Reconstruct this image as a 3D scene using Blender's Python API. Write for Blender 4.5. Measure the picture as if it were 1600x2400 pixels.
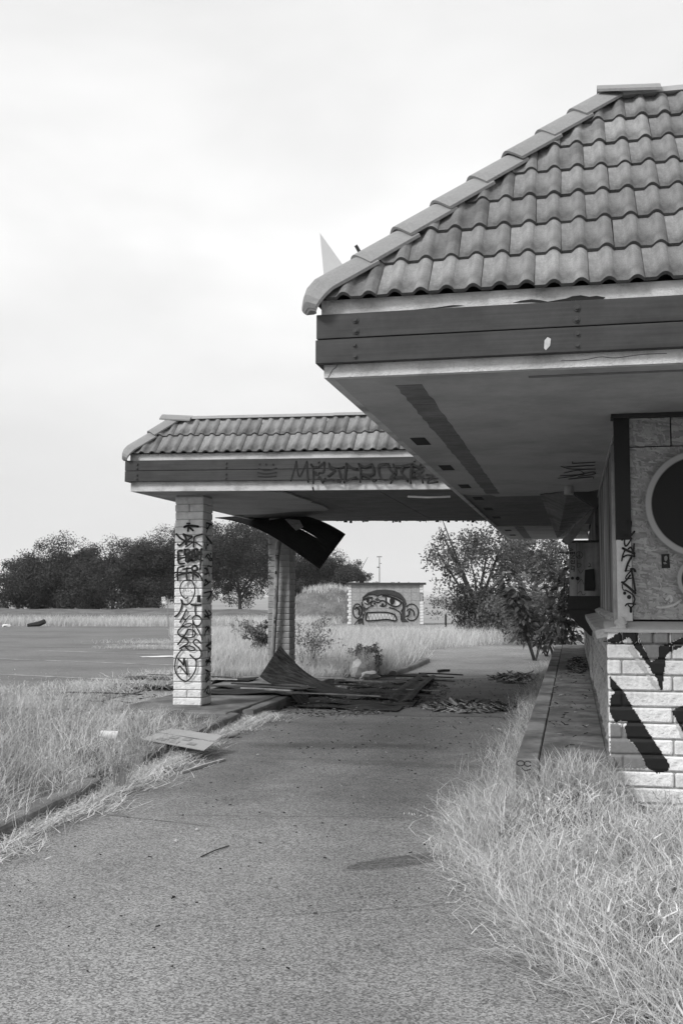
import bpy, bmesh, math, random
import numpy as np
from mathutils import Vector, Matrix, Euler

for o in list(bpy.data.objects): bpy.data.objects.remove(o)
scene = bpy.context.scene
COL = scene.collection
R = math.radians

# ------------------------------------------------------------------ camera
FOC = 2520.0                      # focal length in pixels of the 1600 px wide photograph
YAW = math.atan(539 / FOC)        # the building's side wall runs along +Y, its front along +X
PITCH = math.atan(197 / FOC)
EYE = 1.58
cam_d = bpy.data.cameras.new('camera')
cam = bpy.data.objects.new('camera', cam_d); COL.objects.link(cam)
cam_d.sensor_fit = 'VERTICAL'; cam_d.sensor_height = 36.0
cam_d.lens = 36.0 * FOC / 2400.0
cam_d.clip_start = 0.05; cam_d.clip_end = 20000
cam.location = (0, 0, EYE)
cam.rotation_euler = (math.pi / 2 + PITCH, 0, YAW)
scene.camera = cam
scene.render.resolution_x = 682; scene.render.resolution_y = 1024

# ------------------------------------------------------------------ sky, sun, exposure
SUN_EL, SUN_AZ = R(42), R(215)    # azimuth clockwise from +Y: from behind the camera, to the left
world = bpy.data.worlds.new('World'); scene.world = world; world.use_nodes = True
nt = world.node_tree; nt.nodes.clear()
def N(t, typ, **kw):
    n = t.nodes.new(typ)
    for k, v in kw.items(): setattr(n, k, v)
    return n
sky = N(nt, 'ShaderNodeTexSky', sky_type='NISHITA')
sky.sun_disc = False; sky.sun_elevation = SUN_EL; sky.sun_rotation = SUN_AZ
sky.dust_density = 5.0; sky.air_density = 1.0
bw = N(nt, 'ShaderNodeRGBToBW'); nt.links.new(sky.outputs[0], bw.inputs[0])
tc = N(nt, 'ShaderNodeTexCoord')
mp = N(nt, 'ShaderNodeMapping'); mp.inputs['Scale'].default_value = (1, 1, 2.6)
nt.links.new(tc.outputs['Generated'], mp.inputs[0])
nz = N(nt, 'ShaderNodeTexNoise'); nz.inputs['Scale'].default_value = 2.3; nz.inputs['Detail'].default_value = 4; nz.inputs['Roughness'].default_value = .5
nz.inputs['Distortion'].default_value = .3
nt.links.new(mp.outputs[0], nz.inputs['Vector'])
cr = N(nt, 'ShaderNodeValToRGB')           # thin overcast: pale cloud with slightly greyer patches
cr.color_ramp.elements[0].position = .40; cr.color_ramp.elements[0].color = (.84, .84, .84, 1)
cr.color_ramp.elements[1].position = .62; cr.color_ramp.elements[1].color = (1, 1, 1, 1)
nt.links.new(nz.outputs['Fac'], cr.inputs[0])
sep = N(nt, 'ShaderNodeSeparateXYZ'); nt.links.new(tc.outputs['Generated'], sep.inputs[0])
hr = N(nt, 'ShaderNodeValToRGB')           # the haze towards the horizon is a little darker than the cloud
hr.color_ramp.elements[0].position = 0.0; hr.color_ramp.elements[0].color = (.69, .69, .69, 1)
hr.color_ramp.elements[1].position = .62; hr.color_ramp.elements[1].color = (.87, .87, .87, 1)
for ps, vl in ((.10, .765), (.19, .90), (.31, 1.06), (.44, .92)):
    e = hr.color_ramp.elements.new(ps); e.color = (vl, vl, vl, 1)
nt.links.new(sep.outputs['Z'], hr.inputs[0])
m1 = N(nt, 'ShaderNodeMath', operation='MULTIPLY'); nt.links.new(cr.outputs[0], m1.inputs[0]); nt.links.new(hr.outputs[0], m1.inputs[1])
m2 = N(nt, 'ShaderNodeMath', operation='MULTIPLY'); nt.links.new(m1.outputs[0], m2.inputs[0]); m2.inputs[1].default_value = 6.25
mx = N(nt, 'ShaderNodeMix', data_type='FLOAT'); mx.inputs[0].default_value = .94
nt.links.new(bw.outputs[0], mx.inputs[2]); nt.links.new(m2.outputs[0], mx.inputs[3])
bg = N(nt, 'ShaderNodeBackground'); bg.inputs['Strength'].default_value = .1
nt.links.new(mx.outputs[0], bg.inputs['Color'])
wo = N(nt, 'ShaderNodeOutputWorld'); nt.links.new(bg.outputs[0], wo.inputs[0])

sun_d = bpy.data.lights.new('sun', 'SUN'); sun_d.energy = 1.5; sun_d.angle = R(14); sun_d.color = (1, 1, 1)
sun = bpy.data.objects.new('sun', sun_d); COL.objects.link(sun)
sv = Vector((math.sin(SUN_AZ) * math.cos(SUN_EL), math.cos(SUN_AZ) * math.cos(SUN_EL), math.sin(SUN_EL)))
sun.rotation_euler = (-sv).to_track_quat('-Z', 'Y').to_euler()
sun.location = (0, -5, 12)

scene.view_settings.view_transform = 'Standard'; scene.view_settings.look = 'None'
scene.view_settings.exposure = 0.85; scene.view_settings.gamma = 1.0
scene.render.engine = 'CYCLES'
scene.cycles.max_bounces = 6; scene.cycles.diffuse_bounces = 4; scene.cycles.glossy_bounces = 2
scene.cycles.transparent_max_bounces = 6; scene.cycles.volume_bounces = 1
scene.cycles.use_denoising = True
scene.cycles.caustics_reflective = False; scene.cycles.caustics_refractive = False

# ------------------------------------------------------------------ measuring: a point of the photograph on a real plane
_fx = np.array([math.cos(YAW), math.sin(YAW), 0])
_fw = np.array([-math.sin(YAW) * math.cos(PITCH), math.cos(YAW) * math.cos(PITCH), math.sin(PITCH)])
_up = np.cross(_fx, _fw)
def at(ax, val, x, y):
    d = _fw + _fx * (x - 800) / FOC + _up * (1200 - y) / FOC
    c = np.array([0, 0, EYE]); i = 'XYZ'.index(ax)
    p = c + d * (val - c[i]) / d[i]
    return Vector([float(v) for v in p])

# ------------------------------------------------------------------ materials
MATS = {}
def mat(name, base, var=.15, scale=6.0, rough=.85, bump=0.0, bscale=60.0, rnd=0.0, tint=None, streak=None,
        stain=0.0, stain_scale=.8, stain_val=.35, spec=.3, speck=0.0, speck_scale=400.0, bdist=.01, trans=0.0, coord='Object', blots=()):
    m = bpy.data.materials.new(name); m.use_nodes = True
    t = m.node_tree; t.nodes.clear(); L = t.links.new
    out = N(t, 'ShaderNodeOutputMaterial'); b = N(t, 'ShaderNodeBsdfPrincipled')
    b.inputs['Roughness'].default_value = rough; b.inputs['Specular IOR Level'].default_value = spec
    co = N(t, 'ShaderNodeTexCoord'); src = co.outputs[coord]
    if coord == 'World':
        pass
    def noise(sc, det=4, vec=None, ro=.6):
        n = N(t, 'ShaderNodeTexNoise'); n.inputs['Scale'].default_value = sc; n.inputs['Detail'].default_value = det; n.inputs['Roughness'].default_value = ro
        L(vec or src, n.inputs['Vector']); return n.outputs['Fac']
    def mr(v, a, bb, lo=0.0, hi=1.0):
        n = N(t, 'ShaderNodeMapRange'); L(v, n.inputs[0])
        for i, q in zip((1, 2, 3, 4), (lo, hi, a, bb)): n.inputs[i].default_value = q
        return n.outputs[0]
    def mul(a, bb):
        n = N(t, 'ShaderNodeMath', operation='MULTIPLY'); L(a, n.inputs[0])
        if isinstance(bb, float): n.inputs[1].default_value = bb
        else: L(bb, n.inputs[1])
        return n.outputs[0]
    val = mr(noise(scale), base * (1 - var), base * (1 + var), .25, .75)
    val = mul(val, mr(noise(scale * 9, 3), 1 - var * .6, 1 + var * .6, .25, .75))
    if streak:                                     # weathering along one axis: (sx, sy, sz, amount)
        mpn = N(t, 'ShaderNodeMapping'); mpn.inputs['Scale'].default_value = streak[:3]; L(src, mpn.inputs[0])
        val = mul(val, mr(noise(1.0, 6, mpn.outputs[0], .65), 1 - streak[3], 1 + streak[3] * .6, .3, .7))
    if rnd:
        oi = N(t, 'ShaderNodeObjectInfo'); val = mul(val, mr(oi.outputs['Random'], 1 - rnd, 1 + rnd))
    if tint:
        at_ = N(t, 'ShaderNodeAttribute'); at_.attribute_name = 'tint'; val = mul(val, mr(at_.outputs['Fac'], 1 - tint, 1 + tint))
    if stain:
        val = mul(val, mr(noise(stain_scale, 5, None, .65), 1 - stain, 1.0, stain_val, stain_val + .2))
    for (bx, by, rx, ry, rot, depth, soft) in blots:          # soft-edged ellipses on the ground: oil spills, cracks, canopy shade painted in
        mpn = N(t, 'ShaderNodeMapping', vector_type='TEXTURE'); mpn.inputs['Location'].default_value = (bx, by, 0); mpn.inputs['Rotation'].default_value = (0, 0, rot); mpn.inputs['Scale'].default_value = (rx, ry, 1)
        nzv = N(t, 'ShaderNodeTexNoise'); nzv.inputs['Scale'].default_value = 3.0; nzv.inputs['Detail'].default_value = 4; L(src, nzv.inputs['Vector'])
        L(src, mpn.inputs[0]); ln_ = N(t, 'ShaderNodeVectorMath', operation='LENGTH'); L(mpn.outputs[0], ln_.inputs[0])
        ad = N(t, 'ShaderNodeMath', operation='MULTIPLY_ADD'); L(nzv.outputs['Fac'], ad.inputs[0]); ad.inputs[1].default_value = soft * 1.4; L(ln_.outputs['Value'], ad.inputs[2])
        val = mul(val, mr(ad.outputs[0], 1 - depth, 1.0, 1 - soft * .3, 1 + soft * 1.7))
    if speck:
        vo = N(t, 'ShaderNodeTexVoronoi'); vo.inputs['Scale'].default_value = speck_scale; L(src, vo.inputs['Vector'])
        sp = N(t, 'ShaderNodeSeparateColor'); L(vo.outputs['Color'], sp.inputs[0])
        val = mul(val, mr(sp.outputs[0], 1 - speck, 1 + speck))
    L(val, b.inputs['Base Color'])
    if bump:
        bn = N(t, 'ShaderNodeBump'); bn.inputs['Strength'].default_value = bump; bn.inputs['Distance'].default_value = bdist
        L(noise(bscale, 4), bn.inputs['Height']); L(bn.outputs[0], b.inputs['Normal'])
    if trans:
        tr = N(t, 'ShaderNodeBsdfTranslucent'); L(val, tr.inputs['Color'])
        ms = N(t, 'ShaderNodeMixShader'); ms.inputs[0].default_value = trans
        L(b.outputs[0], ms.inputs[1]); L(tr.outputs[0], ms.inputs[2]); L(ms.outputs[0], out.inputs[0])
    else:
        L(b.outputs[0], out.inputs[0])
    MATS[name] = m
    return m

mat('tile', .27, .20, 5, .85, .35, 120, rnd=.22, streak=(26, 2.0, 2.0, .28), stain=.32, stain_scale=4, stain_val=.36, bdist=.004, speck=.12, speck_scale=260)
mat('cap', .27, .12, 5, .8, .35, 120, rnd=.08, bdist=.004, speck=.12, speck_scale=260)
mat('metal_coping', .46, .08, 3, .6)
mat('stucco', .66, .08, 4, .9, .8, 95, stain=.5, stain_scale=2.6, stain_val=.30, bdist=.012)
mat('soffit', .45, .10, 2, .9, .5, 110, stain=.25, stain_scale=1.3, stain_val=.34, bdist=.006)
mat('soffit_raw', .20, .25, 2, .9, .3, 40, streak=(1.2, 30, 1, .4))
mat('board', .058, .12, 3, .6, .25, 30, streak=(1.0, 34, 34, .34), stain=.25, stain_scale=2.2, stain_val=.34, bdist=.004)
mat('tile_edge', .085, .25, 12, .95, .4, 60)  # butt faces: dirt, and shade of the downturned edge put into the colour
mat('bolt', .055, .1, 20, .5)
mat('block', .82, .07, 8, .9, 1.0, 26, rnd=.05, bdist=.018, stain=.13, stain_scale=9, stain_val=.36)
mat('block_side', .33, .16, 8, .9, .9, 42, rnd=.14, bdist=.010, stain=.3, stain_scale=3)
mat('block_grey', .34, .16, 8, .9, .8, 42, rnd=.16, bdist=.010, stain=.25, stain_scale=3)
mat('mortar', .38, .12, 20, .95, .5, 120)
mat('sill', .34, .18, 10, .9, .7, 60, rnd=.15)
mat('sill_paint', .42, .12, 8, .8, .4, 60)
mat('ply', .33, .15, 3, .85, .35, 50, streak=(4, 4, .3, .95), stain=.35, stain_scale=2.5, stain_val=.3)
mat('core', .03, .1, 3, .95)
mat('blackwood', .007, .3, 3, .9, .3, 40, streak=(20, 1.2, 20, .4), spec=.08)  # wood blackened: the shade under the canopy is put into its colour
mat('debriswood', .06, .3, 3, .9, .4, 40, spec=.1, streak=(.6, 15, 15, .95), stain=.45, stain_scale=1.4, stain_val=.36)
mat('debriswood2', .09, .3, 3, .9, .4, 40, spec=.1, streak=(.6, 15, 15, .95))
mat('paint', .012, .2, 30, .55)
mat('paint_soft', .03, .2, 30, .6)
mat('paint_grey', .045, .2, 30, .6)
mat('paint_light', .52, .15, 40, .7)
mat('paint_white', .62, .1, 40, .7)
mat('paint_mid', .20, .15, 40, .7)
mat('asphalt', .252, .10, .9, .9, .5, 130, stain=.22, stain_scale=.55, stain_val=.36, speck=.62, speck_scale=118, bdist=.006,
    blots=((-1.02, 6.50, .40, .12, R(41), .45, .12), (-2.0, 12.3, 1.9, 2.9, 0, .52, .8), (-1.5, 9.2, .35, 4.5, R(6), .2, .7), (-2.9, 9.2, .3, 4.5, R(4), .16, .7), (-3.1, 7.35, .75, .012, R(-14), .5, .5), (-2.2, 7.6, .9, .010, R(9), .4, .6), (-1.2, 5.4, .9, .008, R(25), .4, .6), (-2.3, 11.3, 1.0, .22, R(8), .35, .4), (-1.7, 10.2, .9, .16, R(-5), .25, .4), (-1.6, 8.9, .55, .5, 0, .22, .6), (-2.1, 24, 1.5, 5, 0, .25, .7)))  # broad ellipse just before the canopy puts its shade into the colour
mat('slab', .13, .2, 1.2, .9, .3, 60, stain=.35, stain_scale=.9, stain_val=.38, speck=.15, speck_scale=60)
mat('lot', .165, .12, .35, .9, .2, 60, stain=.25, stain_scale=.3, speck=.2, speck_scale=40, blots=((-20, 30.5, 7, .10, R(6), .4, .3), (-19, 25.2, 6, .09, R(9), .4, .3), (-24, 40, 9, .14, R(-4), .3, .4)))
mat('concrete', .205, .2, 2.2, .9, .3, 60, stain=.5, stain_scale=2.4, stain_val=.40)
mat('kerb', .19, .2, 3, .9, .5, 50, stain=.3, stain_scale=3)
mat('soil', .085, .25, 1.1, .95, .6, 30, speck=.3, speck_scale=30)
mat('earth', .30, .2, .08, .95, stain=.2, stain_scale=.03)
mat('mound', .15, .5, .9, .95, 1.0, 4, bdist=.2)
mat('line', .50, .2, 3, .8, stain=.5, stain_scale=2, stain_val=.42)
mat('darkstain', .085, .15, 3, .9, .5, 130, speck=.3, speck_scale=85, bdist=.006)
mat('grass', .56, .08, 1.5, .8, tint=.55, trans=.12, spec=.15)
mat('grass_far', .60, .15, .35, .85, tint=.35, trans=.25, spec=.15)
mat('weed', .24, .15, 2, .8, tint=.5, trans=.2)
mat('weed_stem', .30, .2, 4, .9)
mat('leaf', .052, .25, .6, .7, tint=.6, trans=.15)
mat('leaf_mid', .125, .25, .8, .7, tint=.6, trans=.22)
mat('leaf_big', .085, .2, 3, .5, tint=.6, trans=.22)
mat('bark', .06, .3, 5, .95, .5, 20)
mat('hill', .16, .2, .004, 1)
mat('cardboard', .36, .07, 6, .85, .1, 60)
mat('white_stuff', .68, .06, 10, .7)
mat('rock', .50, .15, 5, .9, .5, 20)
mat('stick', .50, .12, 8, .8)
mat('dark_stick', .03, .2, 8, .8)
mat('metal', .25, .1, 4, .45)
mat('pipe', .34, .15, 6, .6, stain=.35, stain_scale=8, stain_val=.42)
mat('rubber', .02, .2, 6, .7)
mat('sign_panel', .55, .04, 2, .6)
mat('litter', .30, .5, 8, .9, rnd=.6)
mat('litter_dark', .07, .4, 8, .9, tint=.7)

# OSB: overlapping wood flakes
def osb(name, lo, hi):
    m = bpy.data.materials.new(name); m.use_nodes = True; t = m.node_tree; L = t.links.new
    b = t.nodes['Principled BSDF']; b.inputs['Roughness'].default_value = .8
    co = N(t, 'ShaderNodeTexCoord')
    outv = None
    for i, (sx, sz, rot) in enumerate(((.05, .015, .5), (.045, .012, -.9), (.04, .012, 1.3), (.048, .013, .15))):
        mpn = N(t, 'ShaderNodeMapping', vector_type='TEXTURE'); mpn.inputs['Scale'].default_value = (sx, 1, sz); mpn.inputs['Rotation'].default_value = (0, rot, 0)
        L(co.outputs['Object'], mpn.inputs[0])
        v = N(t, 'ShaderNodeTexVoronoi'); v.inputs['Scale'].default_value = 1; L(mpn.outputs[0], v.inputs['Vector'])
        s = N(t, 'ShaderNodeSeparateColor'); L(v.outputs['Color'], s.inputs[0])
        if outv is None: outv = s.outputs[0]
        else:
            a = N(t, 'ShaderNodeMix', data_type='FLOAT'); gt = N(t, 'ShaderNodeMath', operation='GREATER_THAN'); L(s.outputs[2], gt.inputs[0]); gt.inputs[1].default_value = .5; L(gt.outputs[0], a.inputs[0])
            L(outv, a.inputs[2]); L(s.outputs[0], a.inputs[3]); outv = a.outputs[0]
    r = N(t, 'ShaderNodeMapRange'); L(outv, r.inputs[0])
    for i, q in zip((1, 2, 3, 4), (0., 1., lo, hi)): r.inputs[i].default_value = q
    L(r.outputs[0], b.inputs['Base Color'])
    bn = N(t, 'ShaderNodeBump'); bn.inputs['Strength'].default_value = .3; bn.inputs['Distance'].default_value = .004; L(outv, bn.inputs['Height']); L(bn.outputs[0], b.inputs['Normal'])
    MATS[name] = m
osb('osb', .19, .42)
osb('osb_sprayed', .19, .42)
osb('osb_far', .24, .44)

# ------------------------------------------------------------------ helpers
def wm(o):
    if o.parent is None: return o.matrix_basis.copy()
    return wm(o.parent) @ o.matrix_parent_inverse @ o.matrix_basis
def adopt(o, parent):
    """parent without moving: the child's coordinates stay world coordinates"""
    o.parent = parent; o.matrix_parent_inverse = wm(parent).inverted()
def link(name, me, mat_, parent=None):
    o = bpy.data.objects.new(name, me); COL.objects.link(o)
    if parent is not None: adopt(o, parent)
    if mat_ is not None and not me.materials: me.materials.append(MATS[mat_])
    return o
def mesh(name, verts, faces, mat_, parent=None, smooth=False):
    me = bpy.data.meshes.new(name); me.from_pydata([tuple(v) for v in verts], [], faces); me.update()
    if smooth: me.polygons.foreach_set('use_smooth', [True] * len(me.polygons))
    return link(name, me, mat_, parent)
def from_bm(name, bm, mat_, parent=None, smooth=False):
    me = bpy.data.meshes.new(name); bm.to_mesh(me); bm.free()
    if smooth: me.polygons.foreach_set('use_smooth', [True] * len(me.polygons))
    return link(name, me, mat_, parent)
def box_bm(x0, x1, y0, y1, z0, z1, bev=0.0):
    bm = bmesh.new(); bmesh.ops.create_cube(bm, size=1)
    for v in bm.verts:
        v.co = Vector((x0 + (v.co.x + .5) * (x1 - x0), y0 + (v.co.y + .5) * (y1 - y0), z0 + (v.co.z + .5) * (z1 - z0)))
    if bev: bmesh.ops.bevel(bm, geom=list(bm.edges), offset=bev, segments=1, affect='EDGES')
    return bm
def box(name, x0, x1, y0, y1, z0, z1, mat_, parent=None, bev=0.0):
    """box mesh; its origin sits at its own centre so object-space textures differ"""
    cx, cy, cz = (x0 + x1) / 2, (y0 + y1) / 2, (z0 + z1) / 2
    o = from_bm(name, box_bm(x0 - cx, x1 - cx, y0 - cy, y1 - cy, z0 - cz, z1 - cz, bev), mat_, parent)
    o.location = (cx, cy, cz); return o
def empty(name, loc=(0, 0, 0), parent=None):
    o = bpy.data.objects.new(name, None); o.empty_display_size = .3; COL.objects.link(o); o.location = loc
    if parent is not None: adopt(o, parent)
    return o
def tag(o, label=None, cat=None, group=None, kind=None):
    if label: o['label'] = label
    if cat: o['category'] = cat
    if group: o['group'] = group
    if kind: o['kind'] = kind
    return o
def structure(o, label=None):
    o['kind'] = 'structure'
    if label: o['label'] = label
    return o
def tube_into(bm, pts, rads, seg=6):
    """tapered tube along pts"""
    rings = []
    for i, p in enumerate(pts):
        p = Vector(p)
        d = (Vector(pts[min(i + 1, len(pts) - 1)]) - Vector(pts[max(i - 1, 0)])).normalized()
        a = d.orthogonal().normalized(); b = d.cross(a)
        rings.append([bm.verts.new(p + (a * math.cos(2 * math.pi * k / seg) + b * math.sin(2 * math.pi * k / seg)) * rads[i]) for k in range(seg)])
    for r0, r1 in zip(rings, rings[1:]):
        # align rings
        best = min(range(seg), key=lambda s: sum((r0[k].co - r1[(k + s) % seg].co).length for k in range(seg)))
        for k in range(seg):
            bm.faces.new((r0[k], r0[(k + 1) % seg], r1[(k + 1 + best) % seg], r1[(k + best) % seg]))
    bm.faces.new(list(reversed(rings[0]))); bm.faces.new(rings[-1])
def np_mesh(name, V, F3, F4, mat_, parent=None, tint=None, smooth=False):
    """big mesh from numpy arrays"""
    me = bpy.data.meshes.new(name)
    me.vertices.add(len(V)); me.vertices.foreach_set('co', np.asarray(V, np.float32).ravel())
    F3 = np.zeros((0, 3), np.int32) if F3 is None else np.asarray(F3, np.int32)
    F4 = np.zeros((0, 4), np.int32) if F4 is None else np.asarray(F4, np.int32)
    me.loops.add(F3.size + F4.size); me.loops.foreach_set('vertex_index', np.concatenate([F3.ravel(), F4.ravel()]).astype(np.int32))
    nf = len(F3) + len(F4); me.polygons.add(nf)
    starts = np.concatenate([np.arange(len(F3)) * 3, F3.size + np.arange(len(F4)) * 4]).astype(np.int32)
    me.polygons.foreach_set('loop_start', starts)
    if smooth: me.polygons.foreach_set('use_smooth', np.ones(nf, bool))
    if tint is not None:
        a = me.attributes.new('tint', 'FLOAT', 'POINT'); a.data.foreach_set('value', np.asarray(tint, np.float32))
    me.update(calc_edges=True); me.validate()
    return link(name, me, mat_, parent)

# ================================================================== GROUND
def sheet(name, poly, z, mat_, parent=None):
    bm = bmesh.new(); vs = [bm.verts.new((p[0], p[1], z)) for p in poly]
    f = bm.faces.new(vs)
    if f.normal.z < 0: bmesh.ops.reverse_faces(bm, faces=[f])
    f.normal_update()
    if f.normal.z < 0: f.normal_flip()
    bmesh.ops.triangulate(bm, faces=list(bm.faces))
    return from_bm(name, bm, mat_, parent)
structure(sheet('ground', [(-12000, -12000), (12000, -12000), (12000, 12000), (-12000, 12000)], -.02, 'earth'))
drive_poly = [(-12, -8), (6, -8), (6, 4.0), (-.3, 6.2), (-.2, 24.2), (14, 24.6), (14, 39.5), (3, 38.8), (-1, 36.9), (-2.9, 34.6), (-3.75, 32.6),
              (-4.1, 29.5), (-4.12, 25), (-4.08, 20), (-4.02, 12.5), (-3.78, 9.5), (-3.6, 7.2), (-3.52, 5), (-3.4, 1.5), (-12, 1.0)]
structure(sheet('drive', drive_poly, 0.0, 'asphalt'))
lot = structure(sheet('parking_lot', [(-70, 14.5), (-7.0, 14.5), (-7.2, 21), (-9.3, 26), (-14, 37), (-20.5, 53.4), (-30, 52), (-70, 44)], -.006, 'lot'))
for (a, b) in (((-14.6, 21.0), (-8.4, 19.25)), ((-14.8, 25.2), (-9.0, 23.6)), ((-15.2, 29.0), (-10.6, 27.8)), ((-16, 33.4), (-13.0, 32.6))):
    d = (Vector(b) - Vector(a)).normalized(); n2 = Vector((-d.y, d.x)) * .055
    sheet('parking_line', [Vector(a) - n2, Vector(b) - n2, Vector(b) + n2, Vector(a) + n2], -.001, 'line', lot)
rng = random.Random(5)
nrng = np.random.default_rng(7)

def smoothnoise(x, y, s):
    return (math.sin(x * 1.7 * s + 1.3) * math.cos(y * 2.1 * s + .4) + .6 * math.sin(x * 3.9 * s + y * 2.7 * s) + .4 * math.cos(y * 5.1 * s - x * 4.3 * s + 2)) / 2
def terrain(name, xs, ys, fn, mat_, parent=None):
    V = [(x, y, fn(x, y)) for y in ys for x in xs]; nx = len(xs)
    F = [(j * nx + i, j * nx + i + 1, (j + 1) * nx + i + 1, (j + 1) * nx + i) for j in range(len(ys) - 1) for i in range(nx - 1)]
    return mesh(name, V, F, mat_, parent, True)
def lin(a, b, n): return [a + (b - a) * i / (n - 1) for i in range(n)]
# island on the left, level with the kerb top; bed on the right climbing to the raised walk
def kerb_x(y): return float(np.interp(y, [-6, 1.5, 5, 7.2, 9.5, 12.5, 20, 30], [-3.35, -3.4, -3.5, -3.62, -3.82, -4.03, -4.08, -4.12]))
def island_z(x, y): return .10 + .02 * smoothnoise(x, y, 1.1) - .2 * max(0, min(1, (y - 13.2) / 2.0)) * (1 if x < -5.9 else 0)
V, F = [], []
ys_ = lin(1.0, 15.6, 50); us_ = lin(0, 1, 22)
for y in ys_:
    for u in us_:
        x = kerb_x(y) - .16 - u * 11; V.append((x, y, island_z(x, y)))
for j in range(49):
    for i in range(21): F.append((j * 22 + i, (j + 1) * 22 + i, (j + 1) * 22 + i + 1, j * 22 + i + 1))
structure(mesh('island', V, F, 'soil', None, True))
def bed_edge(y): return float(np.interp(y, [2.6, 3.4, 4.3, 4.8, 5.4, 6.35, 6.9, 8.6], [2.2, 1.1, .15, -.14, -.36, -.65, -.76, -.8]))
def bed_z(x, y):
    d = max(0, min(1, (x - bed_edge(y)) / .75)); return -.02 + (.17 + .08 * max(0, min(1, (y - 4.6) / 1.8)) + .18 * max(0, 1 - ((x + .15) / .5) ** 2) * max(0, min(1, (y - 6.1) / .6))) * d + .02 * smoothnoise(x, y, 2.2)
V, F = [], []
for y in lin(2.6, 7.3, 30):
    for u in lin(-.12, 1, 22):
        x = bed_edge(y) + u * 4.2; V.append((x, y, bed_z(x, y)))
for j in range(29):
    for i in range(21): F.append((j * 22 + i, j * 22 + i + 1, (j + 1) * 22 + i + 1, (j + 1) * 22 + i))
structure(mesh('planting_bed', V, F, 'soil', None, True))

# kerbs: rounded profile swept along a line
def kerb(name, line, w=.16, h=.15, z0=-.03, mat_='kerb', chip=0.0):
    prof = [(0, z0), (0, h - .03), (.012, h - .008), (.035, h), (w - .02, h), (w, h - .02), (w, z0)]
    V, F = [], []; n = len(prof); r = random.Random(len(line) * 7 + int(line[0][1] * 10))
    pts = []
    for a, b in zip(line, line[1:]):
        L_ = math.dist(a, b); k = max(2, int(L_ / .25))
        pts += [(a[0] + (b[0] - a[0]) * i / k, a[1] + (b[1] - a[1]) * i / k) for i in range(k)]
    pts.append(line[-1])
    for i, p in enumerate(pts):
        q0 = pts[max(0, i - 1)]; q1 = pts[min(len(pts) - 1, i + 1)]
        d = Vector((q1[0] - q0[0], q1[1] - q0[1])).normalized(); nn = Vector((-d.y, d.x))
        for (u, z) in prof:
            j = r.uniform(-1, 1) * .006
            V.append((p[0] + nn.x * (u + j), p[1] + nn.y * (u + j), z + (j if z > 0 else 0)))
    for i in range(len(pts) - 1):
        for k in range(n - 1): F.append((i * n + k, i * n + k + 1, (i + 1) * n + k + 1, (i + 1) * n + k))
    F.append(tuple(range(n))); F.append(tuple(reversed(range((len(pts) - 1) * n, len(pts) * n))))
    o = mesh(name, V, F, mat_); structure(o); return o
kerb('kerb', [(kerb_x(y), y) for y in (1.5, 3.5, 5, 6.3, 7.2, 8.2)], h=.125)
kerb('kerb', [(kerb_x(y) - .02, y) for y in (9.3, 10, 11.2, 12.95)], h=.135)
kerb('kerb', [(-4.0, 13.35), (-4.02, 14.6), (-4.0, 16.3)], h=.13)
kerb('kerb', [(-3.42, 21.2), (-3.36, 23.5), (-3.36, 25.8)], h=.10)
# raised walk beside the building: kerb strip and slabs, recessed joint between them
walk = structure(box('sidewalk', -.215, .24, 7.0, 23.4, 0, .548, 'concrete'))
wy = 7.0
while wy < 23.4:
    L_ = min(2.4, 23.4 - wy)
    box('kerb_strip', -.37, -.227, wy + .004, wy + L_ - .004, .0, .552, 'concrete', walk, .008)
    box('slab', -.218, .20, wy + .004, wy + L_ - .004, .535, .556, 'concrete', walk, .004)
    wy += L_
# concrete pad carrying the canopy columns
structure(box('concrete_pad', -5.75, -4.17, 12.75, 18.9, -.03, .148, 'concrete', None, .012))
# ground patches: a smoother slab under the canopy, darkened to stand for its shade
def blob(name, cx, cy, rx, ry, rot, z, mat_, seed, n=28, rough=.25, parent=None):
    r = random.Random(seed); ph = [r.uniform(0, 6.28) for _ in range(5)]
    pts = []
    for i in range(n):
        a = 2 * math.pi * i / n; k = 1 + rough * sum(math.sin(a * (j + 2) + ph[j]) / (j + 2) for j in range(5))
        x, y = rx * k * math.cos(a), ry * k * math.sin(a)
        pts.append((cx + x * math.cos(rot) - y * math.sin(rot), cy + x * math.sin(rot) + y * math.cos(rot)))
    return sheet(name, pts, z, mat_, parent)
drv = bpy.data.objects['drive']
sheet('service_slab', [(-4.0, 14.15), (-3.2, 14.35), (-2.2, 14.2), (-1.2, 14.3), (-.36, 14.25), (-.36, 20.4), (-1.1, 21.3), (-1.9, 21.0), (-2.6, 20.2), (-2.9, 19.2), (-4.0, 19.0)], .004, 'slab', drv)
# distant hills
V, F = [], []
hx = lin(-6400, 5200, 120)
for i, x in enumerate(hx):
    x_ = x / 2; z = 2 * (34 + 26 * math.sin(x_ / 420.) + 16 * math.sin(x_ / 170. + 1) + 7 * math.sin(x_ / 61.))
    env = float(np.interp(x_, [-3200, -1500, -900, -500, 300, 1200, 2600], [.0, .05, .35, 1.1, 1.3, 1.2, .5]))
    V += [(x, 8600 + 400 * math.sin(x / 1800.), -2), (x, 9000 + 400 * math.sin(x / 1800.), max(6, z * env + 44 * env)), (x, 9900, -2)]
for i in range(len(hx) - 1):
    for k in range(2): F.append((3 * i + k, 3 * i + 3 + k, 3 * i + 4 + k, 3 * i + 1 + k))
structure(mesh('hills', V, F, 'hill', None, True))

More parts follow.
